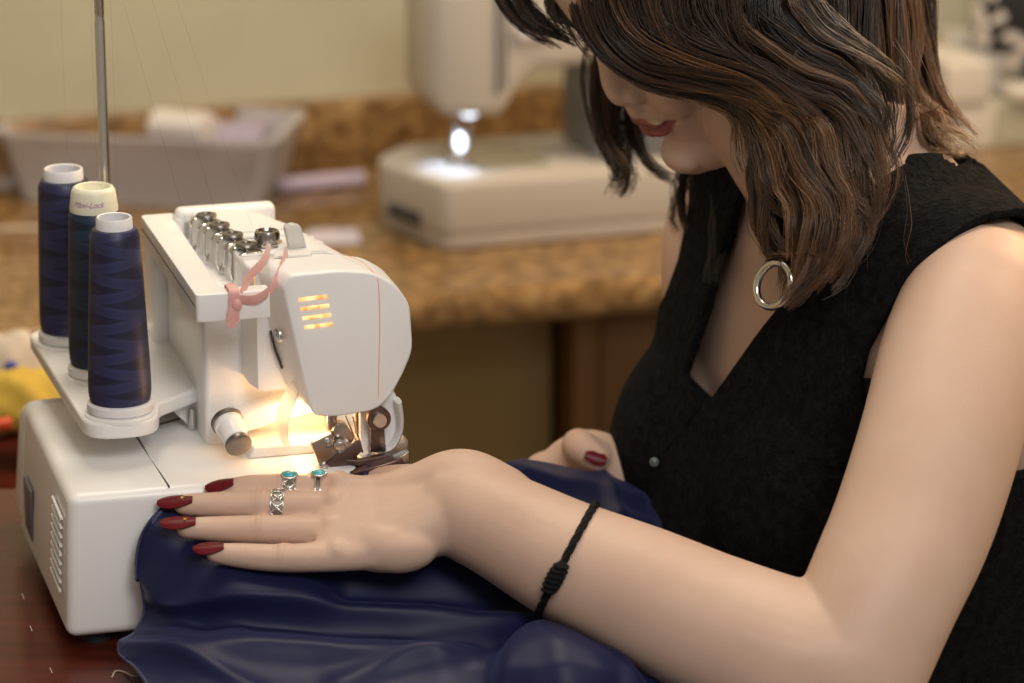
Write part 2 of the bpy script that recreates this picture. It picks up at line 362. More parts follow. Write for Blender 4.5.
# thread guides and tension discs: a row along the rear top edge
for k in range(4):
    f = k / 3; u, v, w = 117.5 + 11.5 * f, 164 - 76 * f, 209.5
    r = sb(); r.lathe([(2.2, -4), (2.2, 1), (6.4, 1.4), (6.8, 2.6), (6.2, 3.8), (3.4, 4.2), (3.0, 3.2), (1, 3.2)], (u, v, w + 3.4), n=24)
    g = r.build('tension_disc', GUN, ser)
    q = sb(); q.lathe([(2.2, -6), (2.2, 1), (5.2, 1.2), (5.6, 2.2), (4.6, 3), (1, 3)], (u + 3, v - 8, w + 1.6), n=20)
    q.tube([(u - 2, v + 5, w + 4), (u - 8.5, v + 4, w + 3), (u - 9.5, v + 4, w - 5), (u - 9.6, v + 3.4, w - 13), (u - 8.2, v + 2.5, w - 17), (u - 6.6, v + 2, w - 13)], 1.7, 8, 4, flat=((0, 1, 0), (1.7, .5)))
    q.tube([(u + 3, v - 8, w + 3), (u - 5.5, v - 8, w + 2), (u - 7, v - 8, w - 5), (u - 7.2, v - 8, w - 12)], 1.5, 8, 4, flat=((0, 1, 0), (1.6, .5)))
    q.build('wire_guide', CHROME, g)
sb().lathe([(7.4, 0), (8, 1), (8, 13), (7.2, 15), (6, 15.2), (5, 13.4), (1, 13.4)], (143.5, 95, 207), n=32).build('pressure_knob', mat('dark_chrome', (.42, .40, .38), .22, 1), ser)
sb().lathe([(9.5, 0), (9.5, 1.5), (7, 2)], (143.5, 95, 213.2), n=32).build('knob_plate', CHROME, ser)
sb().prism([(154, 213), (165, 213), (161.5, 228), (156, 230), (151, 228)], 76, 83, axis=1, bev=1.4, rnd=2).build('thread_lever', CLEAR, ser)
sb().prism([(141, 62), (165, 62), (165, 90), (150, 90)], 212.6, 214.3, axis=2, bev=.4).build('lever_plate', WHITE2, ser)
# spool stand
sp = sb().prism([(20, 45), (64, 45), (70, 80), (108, 112), (108, 256), (11, 256)], 110, 120, axis=2, bev=2, rnd=[20, 20, 6, 2, 8, 14], seg=3).build('spool_stand', WHITE, ser)
SPOOL = [(44, 66), (43, 145), (35, 223)]
for u, v in SPOOL:
    sb().lathe([(22, 119), (22, 121), (20, 122), (4, 122), (2.6, 124), (2.6, 150), (1, 152)], (u, v, 0), n=36).build('spool_pin', WHITE, sp)
sb().prism([(104, 112), (99, 92), (94, 92), (78, 110)], 112, 136, axis=1, bev=1).build('stand_bracket', WHITE, ser)
sb().lathe([(1.5, 0), (2.6, 2), (2.6, 14)], (95, 106, 92), n=12).build('stand_screw', STEEL, ser)
pole = sb().lathe([(5, 119.5), (5, 126), (3.4, 127), (3.4, 341), (3.0, 342), (2.9, 345), (3.1, 346), (3.1, 520)], (56.5, 185, 0), n=24).build('thread_guide_pole', CHROME, ser)
gb = sb().tube([(42, 40, 522), (56.5, 185, 522), (48, 262, 522)], 2.4, 10, 6)
for u, v in SPOOL: gb.tube([(u + 4 * math.cos(a), v + 4 * math.sin(a), 517) for a in np.linspace(0, 5.4, 10)], 1, 6)
gb.build('thread_guide_bar', CHROME, ser)
# white knob with dark end, and the free arm it sits on
kd = nrm((.16, -.95, -.42)); ko = V(108, 56, 113)
sb().lathe([(8.6, 0), (9.2, 1), (9.2, 6), (8.2, 7), (7.9, 20), (6, 21)], ko, kd, 32).build('foot_pressure_knob', WHITE, ser)
sb().lathe([(7.6, 0), (8.3, .8), (8.3, 3.4), (7.2, 4.2), (1, 4.2)], ko + kd * 20.6, kd, 32).build('knob_cap', GUN, ser)
sb().lathe([(9.5, -1), (10.2, 0), (10.2, 2.5), (9.4, 3)], ko, kd, 32).build('knob_ring', GUN, ser)
sb().prism([(112, 101), (116, 116), (190, 133), (190, 119)], 58, 76, axis=1, bev=2).build('lower_arm', WHITE, ser)
sb().prism([(118, 92), (200, 92), (200, 99), (122, 99)], 40, 78, axis=1, bev=1.5).build('throat_block', WHITE2, ser)
# presser foot lifter: curved translucent finger
sb().tube([(150, 34, 141), (142, 30, 131), (138.5, 28, 121), (137.8, 26, 112), (140, 25, 103)], [4.4, 4.6, 4, 3.2, 1.8], 14, 5, flat=((1, 0, 0), (1, .5))).build('foot_lifter', mat('translucent_white', (.86, .84, .80), .5, Transmission_Weight=.65, IOR=1.15), ser)
# needle clamp, presser foot, knife
sb().lathe([(3.2, 108), (3.2, 134)], (168, 24, 0), n=20).build('presser_bar', BRONZE, ser)
sb().lathe([(2.6, 106), (2.6, 130), (5, 131)], (186, 32, 0), n=20).build('needle_bar', BRONZE, ser)
sb().tube([(180, 20, 121), (186, 20, 97)], .55, 6).tube([(176, 22, 121), (185, 22, 97)], .5, 6).build('sewing_needle', STEEL, ser)
ft = sb().prism([(152.5, 107.5), (166, 113.5), (167.5, 104), (176, 108), (180, 101), (183, 92.5), (172, 90), (166, 87), (158.5, 90)], 14, 20, axis=1, bev=.7, rnd=1.2).build('presser_foot', BRONZE, ser)
sb().prism([(166.5, 113), (170, 118.5), (176, 116), (181, 108), (177, 103), (169, 101.5)], 17, 27, axis=1, bev=.8, rnd=1.5).build('foot_clamp', BRONZE, ser)
sb().prism([(158, 91.5), (168, 99.5), (183, 108), (184.5, 101), (176, 93), (168, 86)], 12.2, 15, axis=1, bev=.6, rnd=1).build('foot_lever', BRONZED, ser)
for (u, w, r_) in ((160.5, 90, 2.6), (170.5, 105, 2.8), (163, 107.5, 1.6)):
    sb().lathe([(r_ + 1.2, -3), (r_ + 1.4, .4), (r_, .8), (r_, 2), (r_ * .8, 2.6), (.4, 2.4)], (u, 12.5, w), (0, -1, 0), 20).build('screw', STEEL, ft)
sb().prism([(172, 97.5), (180, 92.5), (203.5, 95.5), (198, 98.2), (181, 96)], 8, 13, axis=1, bev=.5).build('foot_toe', BRONZED, ft)
sb().prism([(174, 91), (181, 85.5), (210, 92), (206, 98), (198, 96)], 0, 16, axis=1, bev=1).build('needle_plate', BRONZED, ser)
sb().prism([(200, 96), (211, 101), (211.5, 95), (203, 92)], 2, 10, axis=1, bev=.6).build('edge_guide', STEEL, ser)
kn = sb().prism([(190.6, 97), (200.5, 97), (199, 122), (191.5, 122)], 18, 24, axis=1, bev=.8).build('moving_knife', BRONZED, ser)
sb().lathe([(7.4, 0), (7.4, 5), (6.6, 6), (5.2, 6)], (195.4, 19, 119.5), (0, -1, 0), 28).build('knife_clamp', BRONZED, ser)
sb().lathe([(4.6, 0), (4.6, 2.2), (4, 2.8), (.4, 2.6)], (195.4, 13.2, 119.5), (0, -1, 0), 24).build('clamp_screw', STEEL, ser)
# white front guard behind the knife
gp = [(186, 92), (202, 95), (208, 101), (210.5, 112), (210, 128), (204, 140), (186, 140)]
sb().prism(gp, 26, 31, axis=1, bev=1.5, rnd=[1, 4, 4, 5, 5, 2, 1]).build('front_guard', WHITE, ser)
gr = sb(); gr.tube([(197, 28, 95), (205, 26, 98), (209.6, 25, 106), (210.6, 24, 116), (209, 23, 128)], 2.2, 10, 5, flat=((0, 1, 0), (3, 1))); gr.build('guard_rim', WHITE, ser)
sb().lathe([(3, 0), (5, 2), (5.6, 7), (4.6, 11), (1, 12.5)], (207, 40, 92), (.9, -.2, .3), 24).build('front_lever', mat('lever_brown', (.42, .33, .27), .4), ser)
# dark reddish tint lamp under the head: the machine's own bulb
bulb = mat('lamp_bulb', (1, .8, .5), .4, Emission_Color=(1, .62, .28), Emission_Strength=12.0)
sb().ball((158, 44, 127), (5, 5, 7), n=16).build('lamp_bulb', bulb, ser)
lp = bpy.data.lights.new('machine_lamp', 'POINT'); lp.energy = .08; lp.color = (1, .56, .22); lp.shadow_soft_size = .006
lo = bpy.data.objects.new('machine_lamp', lp); COL.objects.link(lo); lo.parent = ser; lo.location = (.156, .044, .116)
# pink ribbon tied to the handle
rb = MB(); 
def rib(pts, w, ref): 
    m = MB(); m.tube([MW(*p) for p in pts], w, 8, 6, flat=(ref, (1, .12))); return m
r1 = rib([(112, 14, 206), (118, 22, 214), (127, 30, 219), (134, 46, 221), (138, 62, 221), (141, 74, 217)], .0030, (-.3, -.2, 1))
r2 = rib([(110, 12.5, 203), (120, 10.5, 203), (130, 16, 207), (138, 30, 213), (145, 48, 217), (149, 60, 217.5)], .0034, (-.2, -.4, 1))
r1.v += []; rr = MB(); rr.add(r1.v, r1.f); rr.add(r2.v, r2.f)
lp_ = [(106.5, 12.6, 190), (106.5, 12, 200), (107, 12.6, 208.4), (107, 20, 209), (107, 27.8, 208), (107, 28.2, 198), (106.5, 27.6, 189)]
t = MB(); t.tube([MW(*p) for p in lp_ + [(106.5, 20, 188.4)]], .0032, 8, 4, closed=True, flat=(MF, (1, .2))); rr.add(t.v, t.f)
k = MB(); k.ball(MW(108, 12, 200), (.0036, .0025, .0042)); rr.add(k.v, k.f)
tail = rib([(107, 11.4, 200), (105, 11, 194), (104.5, 11.2, 186)], .003, MF); rr.add(tail.v, tail.f)
PINK.node_tree.nodes['Principled BSDF'].inputs['Transmission Weight'].default_value = .0
rbo = rr.build('ribbon', PINK); tag(rbo, 'thin pink ribbon tied around the near end of the machine handle', 'ribbon')
# ------------------------------------------------------------------ thread cones
def cone(i, label, z_h, r0, r1, m, cap):
    u, v = SPOOL[i]; o = empty('thread_cone', MW(u, v, 122.3), 0, label=label, cat='thread cone', group='navy thread cones on the spool stand'); h = z_h
    c = sb(); c.lathe([(r0 - 1, 0), (r0, 1), (r0, 5.2), (r0 - 1, 6.2), (r0 - 4, 7)], n=48); c.lathe([(r0 - 4, 6), (r1 + .2, h - 8)], n=40)
    if not cap: c.lathe([(r1 - 1.2, h - 10), (r1 - 1.6, h - 1), (r1 - 2.2, h), (r1 - 3.2, h - .4), (r1 - 3.6, h - 12), (.5, h - 12)], n=40)
    c.build('core', CUFFW, o)
    b0, b1 = 7, h - (14.5 if cap else 7.5); pr = [(r0 - 4, b0 - .6)]
    for t in np.linspace(0, 1, 26):
        r = (r0 - .6) + (r1 + 2.6 - r0 + .6) * (t ** 1.15); e = .9 * (1 - math.exp(-t * 30)) - .0; pr.append((r - 1.4 + e * 1.4 - 1.6 * max(0, (t - .965)) / .035, b0 + t * (b1 - b0)))
    pr.append((r1 - 1, b1 + .4)); sb().lathe(pr, n=56).build('thread_winding', m, o)
    if cap:
        c2 = sb().lathe([(r1 + 1.6, h - 15.5), (r1 + 1.8, h - 14), (r1 + .2, h - 3), (r1 - 1, h - .6), (r1 - 2.2, h), (r1 - 3, h - .6), (r1 - 3.4, h - 6), (.4, h - 6)], n=48).build('cone_cap', CREAM, o)
        fc = bpy.data.curves.new('t', 'FONT'); fc.body = 'Maxi-Lock'; fc.size = 5.0; fc.shear = .5; fc.extrude = .02; fc.offset = .0; fo = bpy.data.objects.new('t', fc); COL.objects.link(fo)
        me = bpy.data.meshes.new_from_object(fo.evaluated_get(bpy.context.evaluated_depsgraph_get())); bpy.data.objects.remove(fo)
        a = get_co(me); x0 = (a[:, 0].max() + a[:, 0].min()) / 2; out = np.zeros_like(a)
        for q, (x, y, z) in enumerate(a):
            hh = h - 10.6 + y; r = r1 + 1.8 - (hh - (h - 14)) / 11 * 1.6 + .12 + z; an = -PI / 2 - .10 + (x - x0) * .97 / (r1 + 1.4); out[q] = V(r * math.cos(an), r * math.sin(an), hh) * K
        set_co(me, out); link('brand_lettering', me, mat('violet_ink', (.35, .08, .42), .6), c2)
    return o
CN = [cone(0, 'nearest and lowest standing of the three navy thread cones, with an open white tube top', 123, 20.5, 12.6, NAVY_A, False),
      cone(1, 'navy thread cone with a cream cap printed in violet script', 122.5, 20.0, 13.6, NAVY_B, True),
      cone(2, 'navy thread cone farthest left on the stand, behind the capped one', 115.5, 20.2, 14.2, NAVY_A, False)]
for i, (u, v) in enumerate(SPOOL):                            # strand from each cone up to the guide and down to its tension disc
    m = sb(); h = 128; du = (50 - u) * .0
    g = V(0, 0, 517 - 122.3); f = i / 2; tgt = V(120 + 9 * f - u, 160 - 50 * f - v, 214 - 122.3)
    m.tube([(10, -7, 116), (3, -2, 128), g + V(2, 0, 0)], .045, 5); m.tube([g + V(2, 0, 0), g * .5 + tgt * .5, tgt], .045, 5)
    m.build('loose_strand', NAVYT, CN[i])
# ------------------------------------------------------------------ the woman
skin = mat('skin', (.66, .43, .335), .5, spec=.32, Subsurface_Weight=.12, Subsurface_Radius=(.9, .35, .2), Subsurface_Scale=.006)
n = noise(skin, 14, 5); r = ramp(skin, n.outputs[0], [(.3, (.55, .375, .29)), (.7, (.61, .435, .34))])
N, Lk, b = nodes(skin); at = N.new('ShaderNodeAttribute'); at.attribute_name = 'lips'; mx = N.new('ShaderNodeMix'); mx.data_type = 'RGBA'
Lk.new(at.outputs['Fac'], mx.inputs[0]); Lk.new(r.outputs[0], mx.inputs[6]); mx.inputs[7].default_value = (.27, .075, .07, 1); basecol(skin, mx.outputs[2])
n = noise(skin, 900, 3); bump(skin, n.outputs[0], .12, .0006)
n = noise(skin, 160, 3); bump(skin, n.outputs[0], .10, .001)
def skin_creases(spots):
    """fine cross wrinkles and a pinker tone over each finger joint"""
    N, Lk, b = nodes(skin); tc = N.new('ShaderNodeNewGeometry'); tot = None; pk = None
    def mth(op, a, b_=None):
        q = N.new('ShaderNodeMath'); q.operation = op
        for i, x in enumerate((a, b_)):
            if x is None: continue
            if isinstance(x, (int, float)): q.inputs[i].default_value = x
            else: Lk.new(x, q.inputs[i])
        return q.outputs[0]
    for c, ax, r in spots:
        d = N.new('ShaderNodeVectorMath'); d.operation = 'SUBTRACT'; Lk.new(tc.outputs['Position'], d.inputs[0]); d.inputs[1].default_value = tuple(c)
        dt = N.new('ShaderNodeVectorMath'); dt.operation = 'DOT_PRODUCT'; Lk.new(d.outputs[0], dt.inputs[0]); dt.inputs[1].default_value = tuple(nrm(ax)); ln = N.new('ShaderNodeVectorMath'); ln.operation = 'LENGTH'; Lk.new(d.outputs[0], ln.inputs[0])
        g = mth('POWER', 2.718, mth('MULTIPLY', mth('POWER', mth('DIVIDE', ln.outputs['Value'], r), 2), -1)); nz = noise(skin, 260, 2)
        sn = mth('SINE', mth('ADD', mth('MULTIPLY', dt.outputs['Value'], 2100), mth('MULTIPLY', nz.outputs[0], 5))); v = mth('MULTIPLY', g, sn)
        tot = v if tot is None else mth('ADD', tot, v); pk = g if pk is None else mth('ADD', pk, g)
    bump(skin, tot, .35, .0010)
    src = b.inputs['Base Color'].links[0].from_socket; mx = N.new('ShaderNodeMix'); mx.data_type = 'RGBA'; mx.clamp_factor = True
    Lk.new(mth('MULTIPLY', pk, .35), mx.inputs[0]); Lk.new(src, mx.inputs[6]); mx.inputs[7].default_value = (.64, .33, .26, 1); Lk.new(mx.outputs[2], b.inputs['Base Color'])
TAU = math.radians(27); fb = V(-math.cos(TAU), -math.sin(TAU), 0); lb = V(math.sin(TAU), -math.cos(TAU), 0); Z = V(0, 0, 1)
S = P(862, 215, 2.27)                                         # middle between the shoulders
SEAT = V(S[0] + .12, S[1] + .07, 0)
wom = empty('person', SEAT, 0, label='woman in a black sleeveless vest bending over the overlock machine', cat='person')
def limb(mb, pts, rad, k=6, n=22, flat=None, ratio=1.0):
    """tapering limb through pts with rounded ends; ratio squeezes it across flat"""
    pts = [np.asarray(p, float) for p in pts]; C = catmull(pts, k); R = [float(q[0]) for q in catmull([V(r) for r in rad], k)]
    t0, t1 = nrm(C[0] - C[1]), nrm(C[-1] - C[-2]); a = [C[0] + t0 * R[0] * math.cos(q) for q in (.25, .6, 1.0)]; ar = [R[0] * math.sin(q) for q in (.25, .6, 1.0)]
    e = [C[-1] + t1 * R[-1] * math.cos(q) for q in (1.0, .6, .25)]; er = [R[-1] * math.sin(q) for q in (1.0, .6, .25)]
    mb.tube(a + C + e, ar + R + er, n, flat=None if flat is None else (flat, (1, ratio)))
# ---- torso
def spine(dz): return S - fb * .16 * (-dz) + Z * dz if dz < 0 else S + fb * .35 * dz + Z * dz
TS = [(.085, .050, .052, .054), (.055, .050, .058, .060), (.03, .058, .066, .095), (.008, .066, .076, .135), (-.02, .076, .086, .158), (-.06, .092, .095, .163), (-.11, .104, .10, .156),
      (-.16, .110, .098, .150), (-.22, .108, .092, .142), (-.29, .10, .088, .132), (-.36, .102, .098, .15), (-.43, .108, .12, .172), (-.47, .10, .11, .165)]
def torso_ring(dz, f, bk, w, n=44):
    c = spine(dz); R = []
    for j in range(n):
        a = 2 * PI * j / n; sx, sy = math.cos(a), math.sin(a); y = (f if sy > 0 else bk) * np.sign(sy) * abs(sy) ** .85; x = w * np.sign(sx) * abs(sx) ** .85
        R.append(c + lb * x + fb * y)
    return R
def torso_mb():
    mb = MB(); T = np.array(TS); zz = np.linspace(0, len(T) - 1, 60); R = []
    for q in zz: R.append(torso_ring(*[np.interp(q, range(len(T)), T[:, c]) for c in range(4)]))
    mb.rings(R[::-1]); 
    for s in (1, -1): limb(mb, [spine(-.045) + lb * s * .06, spine(-.02) + lb * s * .12, spine(-.035) + lb * s * .165], [.06, .052, .046])   # shoulder girdle
    for s in (1, -1): mb.ball(spine(-.15) + lb * s * .068 + fb * .058, (.060, .056, .064))
    return mb
# ---- left arm (near)
ARM = [(P(980, 297, 2.142), .046), (P(962, 352, 2.115), .0490), (P(940, 440, 2.08), .0485), (P(913, 523, 2.055), .0475), (P(881, 596, 2.035), .0455), (P(850, 668, 2.025), .0445)]
FORE = [(P(850, 668, 2.025), .0445), (P(794, 657, 2.03), .045), (P(718, 629, 2.045), .0435), (P(640, 593, 2.06), .0405), (P(566, 560, 2.075), .0365), (P(505, 528, 2.09), .0325), (P(462, 508, 2.10), .0300)]
def arm_mb(mb):
    limb(mb, [a for a, _ in ARM], [r for _, r in ARM], 8, 30); limb(mb, [a for a, _ in FORE], [r for _, r in FORE], 8, 30)
# ---- left hand lying on the cloth
BR = nrm(P(335, 556, 2.072) - P(338, 489, 2.118))            # across the hand, index to little finger
def hand_mb(mb):
    LD = nrm(P(335, 520, 2.10) - P(450, 508, 2.10)); NR = nrm(np.cross(BR, LD)); NR = NR if NR[2] > 0 else -NR
    palm = [(P(462, 508, 2.10), .029, .0265), (P(440, 510, 2.10), .031, .023), (P(412, 516, 2.10), .036, .020), (P(380, 521, 2.10), .0385, .0165), (P(350, 522, 2.099), .0375, .0135), (P(330, 522, 2.098), .036, .0105), (P(318, 522, 2.098), .033, .008)]
    R = []
    for c, a, t in palm: R.append([c + BR * a * np.sign(math.cos(q)) * abs(math.cos(q)) ** .85 + NR * t * math.sin(q) for q in np.linspace(0, 2 * PI, 28, endpoint=False)])
    mb.rings(R)
    mb.ball(P(392, 545, 2.083), (.030, .017, .016), np.stack([LD, BR, NR], 1)); mb.ball(P(402, 551, 2.078), (.022, .0125, .014), np.stack([LD, BR, NR], 1))        # heel of the hand
    limb(mb, [P(505, 500, 2.10), P(462, 484, 2.103), P(420, 492, 2.108), P(380, 497, 2.112)], [.020, .0215, .018, .013])
    for pts, rad in FING: limb(mb, pts, rad, 5, 18)
    limb(mb, THUMB[0], THUMB[1], 5, 18)
    for (pts, rad), s in zip(FING, (.0088, .0092, .0086, .0080)):                         # knuckles
        mb.ball(pts[1] + NR * .0035, s); mb.ball(pts[2] + NR * .0006, (rad[2] * 1.04,) * 3)
FING = [([P(372, 494, 2.112), P(340, 489, 2.117), P(283, 488, 2.118), P(250, 488, 2.117), P(226, 489, 2.116)], [0.0107, 0.0094, 0.0086, 0.0080, 0.0063]),
        ([P(372, 508, 2.103), P(336, 508, 2.105), P(262, 506, 2.106), P(218, 505, 2.106), P(184, 505, 2.105)], [0.0112, 0.0100, 0.0093, 0.0082, 0.0065]),
        ([P(370, 530, 2.092), P(332, 532, 2.091), P(262, 530, 2.090), P(220, 529, 2.090), P(187, 528, 2.088)], [0.0112, 0.0100, 0.0091, 0.0080, 0.0065]),
        ([P(372, 552, 2.079), P(338, 556, 2.076), P(284, 558, 2.074), P(246, 556, 2.073), P(216, 553, 2.072)], [0.0107, 0.0094, 0.0086, 0.0078, 0.0062])]
skin_creases([(pts[2] + UP * .006, pts[3] - pts[2], .0058) for pts, r in FING] + [(pts[3] + UP * .005, pts[3] - pts[2], .0032) for pts, r in FING])
THUMB = ([P(430, 488, 2.115), P(392, 484, 2.14), P(350, 486, 2.152), P(318, 489, 2.155), P(290, 492, 2.155)], [.015, .012, .0098, .0088, .0072])
# ---- right arm and hand (far), holding the cloth up
RARM = [(P(726, 222, 2.44), .043), (P(720, 275, 2.43), .041), (P(726, 350, 2.42), .040), (P(724, 430, 2.41), .039), (P(725, 505, 2.39), .038)]
RFORE = [(P(725, 505, 2.39), .038), (P(690, 502, 2.375), .034), (P(655, 494, 2.365), .028), (P(628, 484, 2.357), .0235)]
def right_arm_mb(mb):
    limb(mb, [a for a, _ in RARM], [r for _, r in RARM], 8, 26); limb(mb, [a for a, _ in RFORE], [r for _, r in RFORE], 8, 26)
    h = [(630, 482, 2.357, .0225), (606, 470, 2.352, .0235), (585, 464, 2.352, .0235), (566, 466, 2.352, .019), (550, 470, 2.352, .0135)]
    limb(mb, [P(*q[:3]) for q in h], [q[3] for q in h], 5, 24)
    for k, (dx, dy, dd) in enumerate(((0, 0, .016), (2, 3, .008), (5, 7, .001), (10, 10, -.006))):   # fingers folded under over the cloth edge
        limb(mb, [P(562 + dx, 460 + dy, 2.352 + dd), P(537 + dx, 467 + dy, 2.352 + dd), P(540 + dx, 479 + dy, 2.35 + dd), P(560 + dx, 484 + dy, 2.348 + dd)], [.0095, .0084, .0076, .0066], 5, 16)
    limb(mb, [P(596, 458, 2.335), P(579, 446, 2.328), P(583, 449, 2.318), P(597, 459, 2.312)], [.0125, .0118, .0112, .0092], 5, 18)
# ---- head: local axes l (her left), f (facing), h (up)
YH, PH = math.radians(24), math.radians(36)
hd_ = V(-math.cos(YH), -math.sin(YH), 0); f_ = nrm(hd_ * math.cos(PH) - Z * math.sin(PH)); h_ = nrm(hd_ * math.sin(PH) + Z * math.cos(PH)); l_ = np.cross(h_, f_)
HS = .001
HC = P(693, 170, 2.265) - (f_ * 86 - h_ * 112) * HS
def HW(l, f, h): return HC + (l * l_ + f * f_ + h * h_) * HS
PROFILE = [(-118, 76, 30, 20), (-113, 84, 22, 32), (-104, 89, 5, 42), (-96, 90.5, -20, 48), (-86, 87, -42, 54), (-77, 88.5, -55, 57.5), (-69, 91.5, -62, 60), (-60, 93, -68, 62), (-50, 92.5, -74, 64.5), (-38, 91, -80, 67),
           (-20, 89, -86, 70), (-4, 88, -91, 71.5), (10, 91, -94, 72.5), (26, 95, -96, 74), (45, 94, -97, 75.5), (65, 86, -93, 74), (83, 71, -82, 66), (97, 50, -64, 52), (106, 28, -40, 34), (110, 8, -18, 16)]
def head_mb(mb):
    R = []; T = np.array(PROFILE, float)
    for q in np.linspace(0, len(T) - 1, 77):
        h, fr, bk, w = [np.interp(q, range(len(T)), T[:, c]) for c in range(4)]; c = (fr + bk) / 2; a = (fr - bk) / 2; ring = []
        e = 1.0 if h > 20 else (.9 if h > -60 else .88)
        for j in range(48):
            t = 2 * PI * j / 48; s, k = math.sin(t), math.cos(t)
            x = w * np.sign(k) * abs(k) ** e; y = c + a * np.sign(s) * abs(s) ** (1.0 if s > 0 else .95)
            if h < -20 and s > 0: x *= 1 - .10 * s ** 2
            ring.append(HW(x, y, h))
        R.append(ring)
    mb.rings(R)
    HR = np.stack([l_, f_, h_], 1)
    def ball(l, f, h, r, tilt=0): 
        ca, sa = math.cos(tilt), math.sin(tilt); RX = HR @ np.array([[1, 0, 0], [0, ca, -sa], [0, sa, ca]])
        mb.ball(HW(l, f, h), V(*r) * HS, RX, 20)
    nose = [((0, 82, 14), 7), ((0, 84.5, 1), 7.8), ((0, 88.5, -14), 8.8), ((0, 93, -27), 10), ((0, 94.5, -35), 10)]
    limb(mb, [HW(*q) for q, _ in nose], [r * HS for _, r in nose], 5, 20)
    for s in (1, -1):
        ball(s * 12, 88, -38, (8.4, 11, 8.0)); ball(s * 24, 74, -48, (20, 15, 20)); ball(s * 42, 62, -26, (22, 17, 18))
        ball(s * 31, 75, -1, (14, 10, 8)); ball(s * 28, 82, 16, (22, 8, 6)); ball(s * 74, -10, -22, (6, 14, 27), .2)
    ball(0, 93, -50, (9, 6, 12)); ball(0, 93.4, -58.6, (14, 6.4, 4.6)); 
    for s in (1, -1): ball(s * 9, 91.5, -59.6, (15, 5.4, 4)); ball(s * 7, 91, -68.8, (14, 5.6, 4.6))
    ball(0, 92, -69.2, (14, 6.6, 5.2)); ball(0, 86, -98, (20, 12, 13)); ball(0, 78, -107, (18, 14, 9))
def neck_mb(mb): 
    limb(mb, [HW(0, -20, -40), HW(0, -12, -92), spine(.09) + fb * .03, spine(.01)], [.056, .0535, .055, .062], 7, 30)
mb = torso_mb(); arm_mb(mb); hand_mb(mb); right_arm_mb(mb); head_mb(mb); neck_mb(mb)
body = fuse(mb, .0017, 5, .5)
def soften(me, w, it):
    o = bpy.data.objects.new('tmp', me); COL.objects.link(o); vg = o.vertex_groups.new(name='g')
    for k in range(1, 9): 
        ids = np.nonzero((w > (k - .5) / 8) & (w <= (k + .5) / 8))[0]
        if len(ids): vg.add(ids.tolist(), k / 8, 'REPLACE')
    m = o.modifiers.new('s', 'SMOOTH'); m.iterations = it; m.factor = .5; m.vertex_group = 'g'
    out = bpy.data.meshes.new_from_object(o.evaluated_get(bpy.context.evaluated_depsgraph_get())); bpy.data.objects.remove(o); return out
co = get_co(body); px, dep = project(co)
q = co - HC; hh = q @ h_; hf = q @ f_
w = np.ones(len(co)); handm = sst(470, 400, px[:, 0]); w -= handm * .97
rh = (dep > 2.28) & (px[:, 0] < 660) & (px[:, 1] > 400); w[rh] = .05; w[(np.hypot(px[:, 0] - 798, px[:, 1] - 592) < 70) & (dep < 2.15)] = .15
fm = sst(.02, .05, hf) * sst(-.135, -.115, hh); w *= 1 - fm * .95
body = soften(body, w, 70)
co = get_co(body); q = co - HC; L3 = np.stack([q @ l_, q @ f_, q @ h_], 1) / HS
# lips: what lies in the mouth's outline; and the line between them
mid = -63.6 + .0009 * L3[:, 0] ** 2 * 1.4
hw = 28.5; xx = np.abs(L3[:, 0]) / hw
up_ = 9.0 * (1 - xx ** 2.0) + 1.0 * np.exp(-((np.abs(L3[:, 0]) - 6) / 4) ** 2); lo_ = 11.8 * (1 - xx ** 3)
dz = L3[:, 2] - mid; mask = np.where(dz > 0, sst(0, 1.4, up_ - dz), sst(0, 1.6, lo_ + dz)) * (xx < 1) * (L3[:, 1] > 70)
line = np.exp(-(dz / 1.25) ** 2) * sst(1.12, .85, xx) * (L3[:, 1] > 70)
co -= f_[None] * (line * 2.3 * HS)[:, None]
for s in (1, -1): co += (h_ * 3.0 - f_ * .5)[None] * HS * np.exp(-(((L3[:, 0] - s * 8.5) / 4) ** 2 + ((L3[:, 1] - 91) / 5.5) ** 2 + ((L3[:, 2] + 45.5) / 3.5) ** 2))[:, None]
set_co(body, co)
a = body.attributes.new('lips', 'FLOAT', 'POINT'); a.data.foreach_set('value', mask.astype(np.float32))
link('body', body, skin, wom, True, 180)
# ---- nails
nailm = mat('red_nail_polish', (.115, .004, .010), .36, spec=.22)
GOLD = mat('gold_flake', (.75, .48, .12), .35, 1)
def nail(base, tip, upv, w, rise=.0026, m=nailm):
    d = tip - base; Ln = np.linalg.norm(d); d = d / Ln; u = nrm(upv - d * np.dot(upv, d)); s = np.cross(d, u); R = []
    for t in np.linspace(0, 1, 12):
        ww = w * (1 - .18 * (1 - t) ** 3 * 3) * (1 if t < .45 else math.sqrt(max(.02, 1 - ((t - .45) / .57) ** 2.2)))
        lift = -.0022 * t ** 1.5; ring = []
        for j in range(9): k = -1 + j / 4; ring.append(base + d * Ln * t + s * ww * k + u * (rise * (1 - .75 * k * k * (ww / w)) + lift))
        for j in range(9): k = 1 - j / 4; ring.append(base + d * Ln * t + s * ww * k * .96 + u * (rise * (1 - .75 * k * k * (ww / w)) + lift - .0009))
        R.append(ring)
    return MB().rings(R).build('fingernail', m, wom, True, 60)
LDh = nrm(P(184, 505, 2.105) - P(336, 508, 2.105)); NRh = nrm(np.cross(BR, LDh)); NRh = NRh if NRh[2] > 0 else -NRh
UPN = nrm(NRh + UP * .35 - FW * .2)
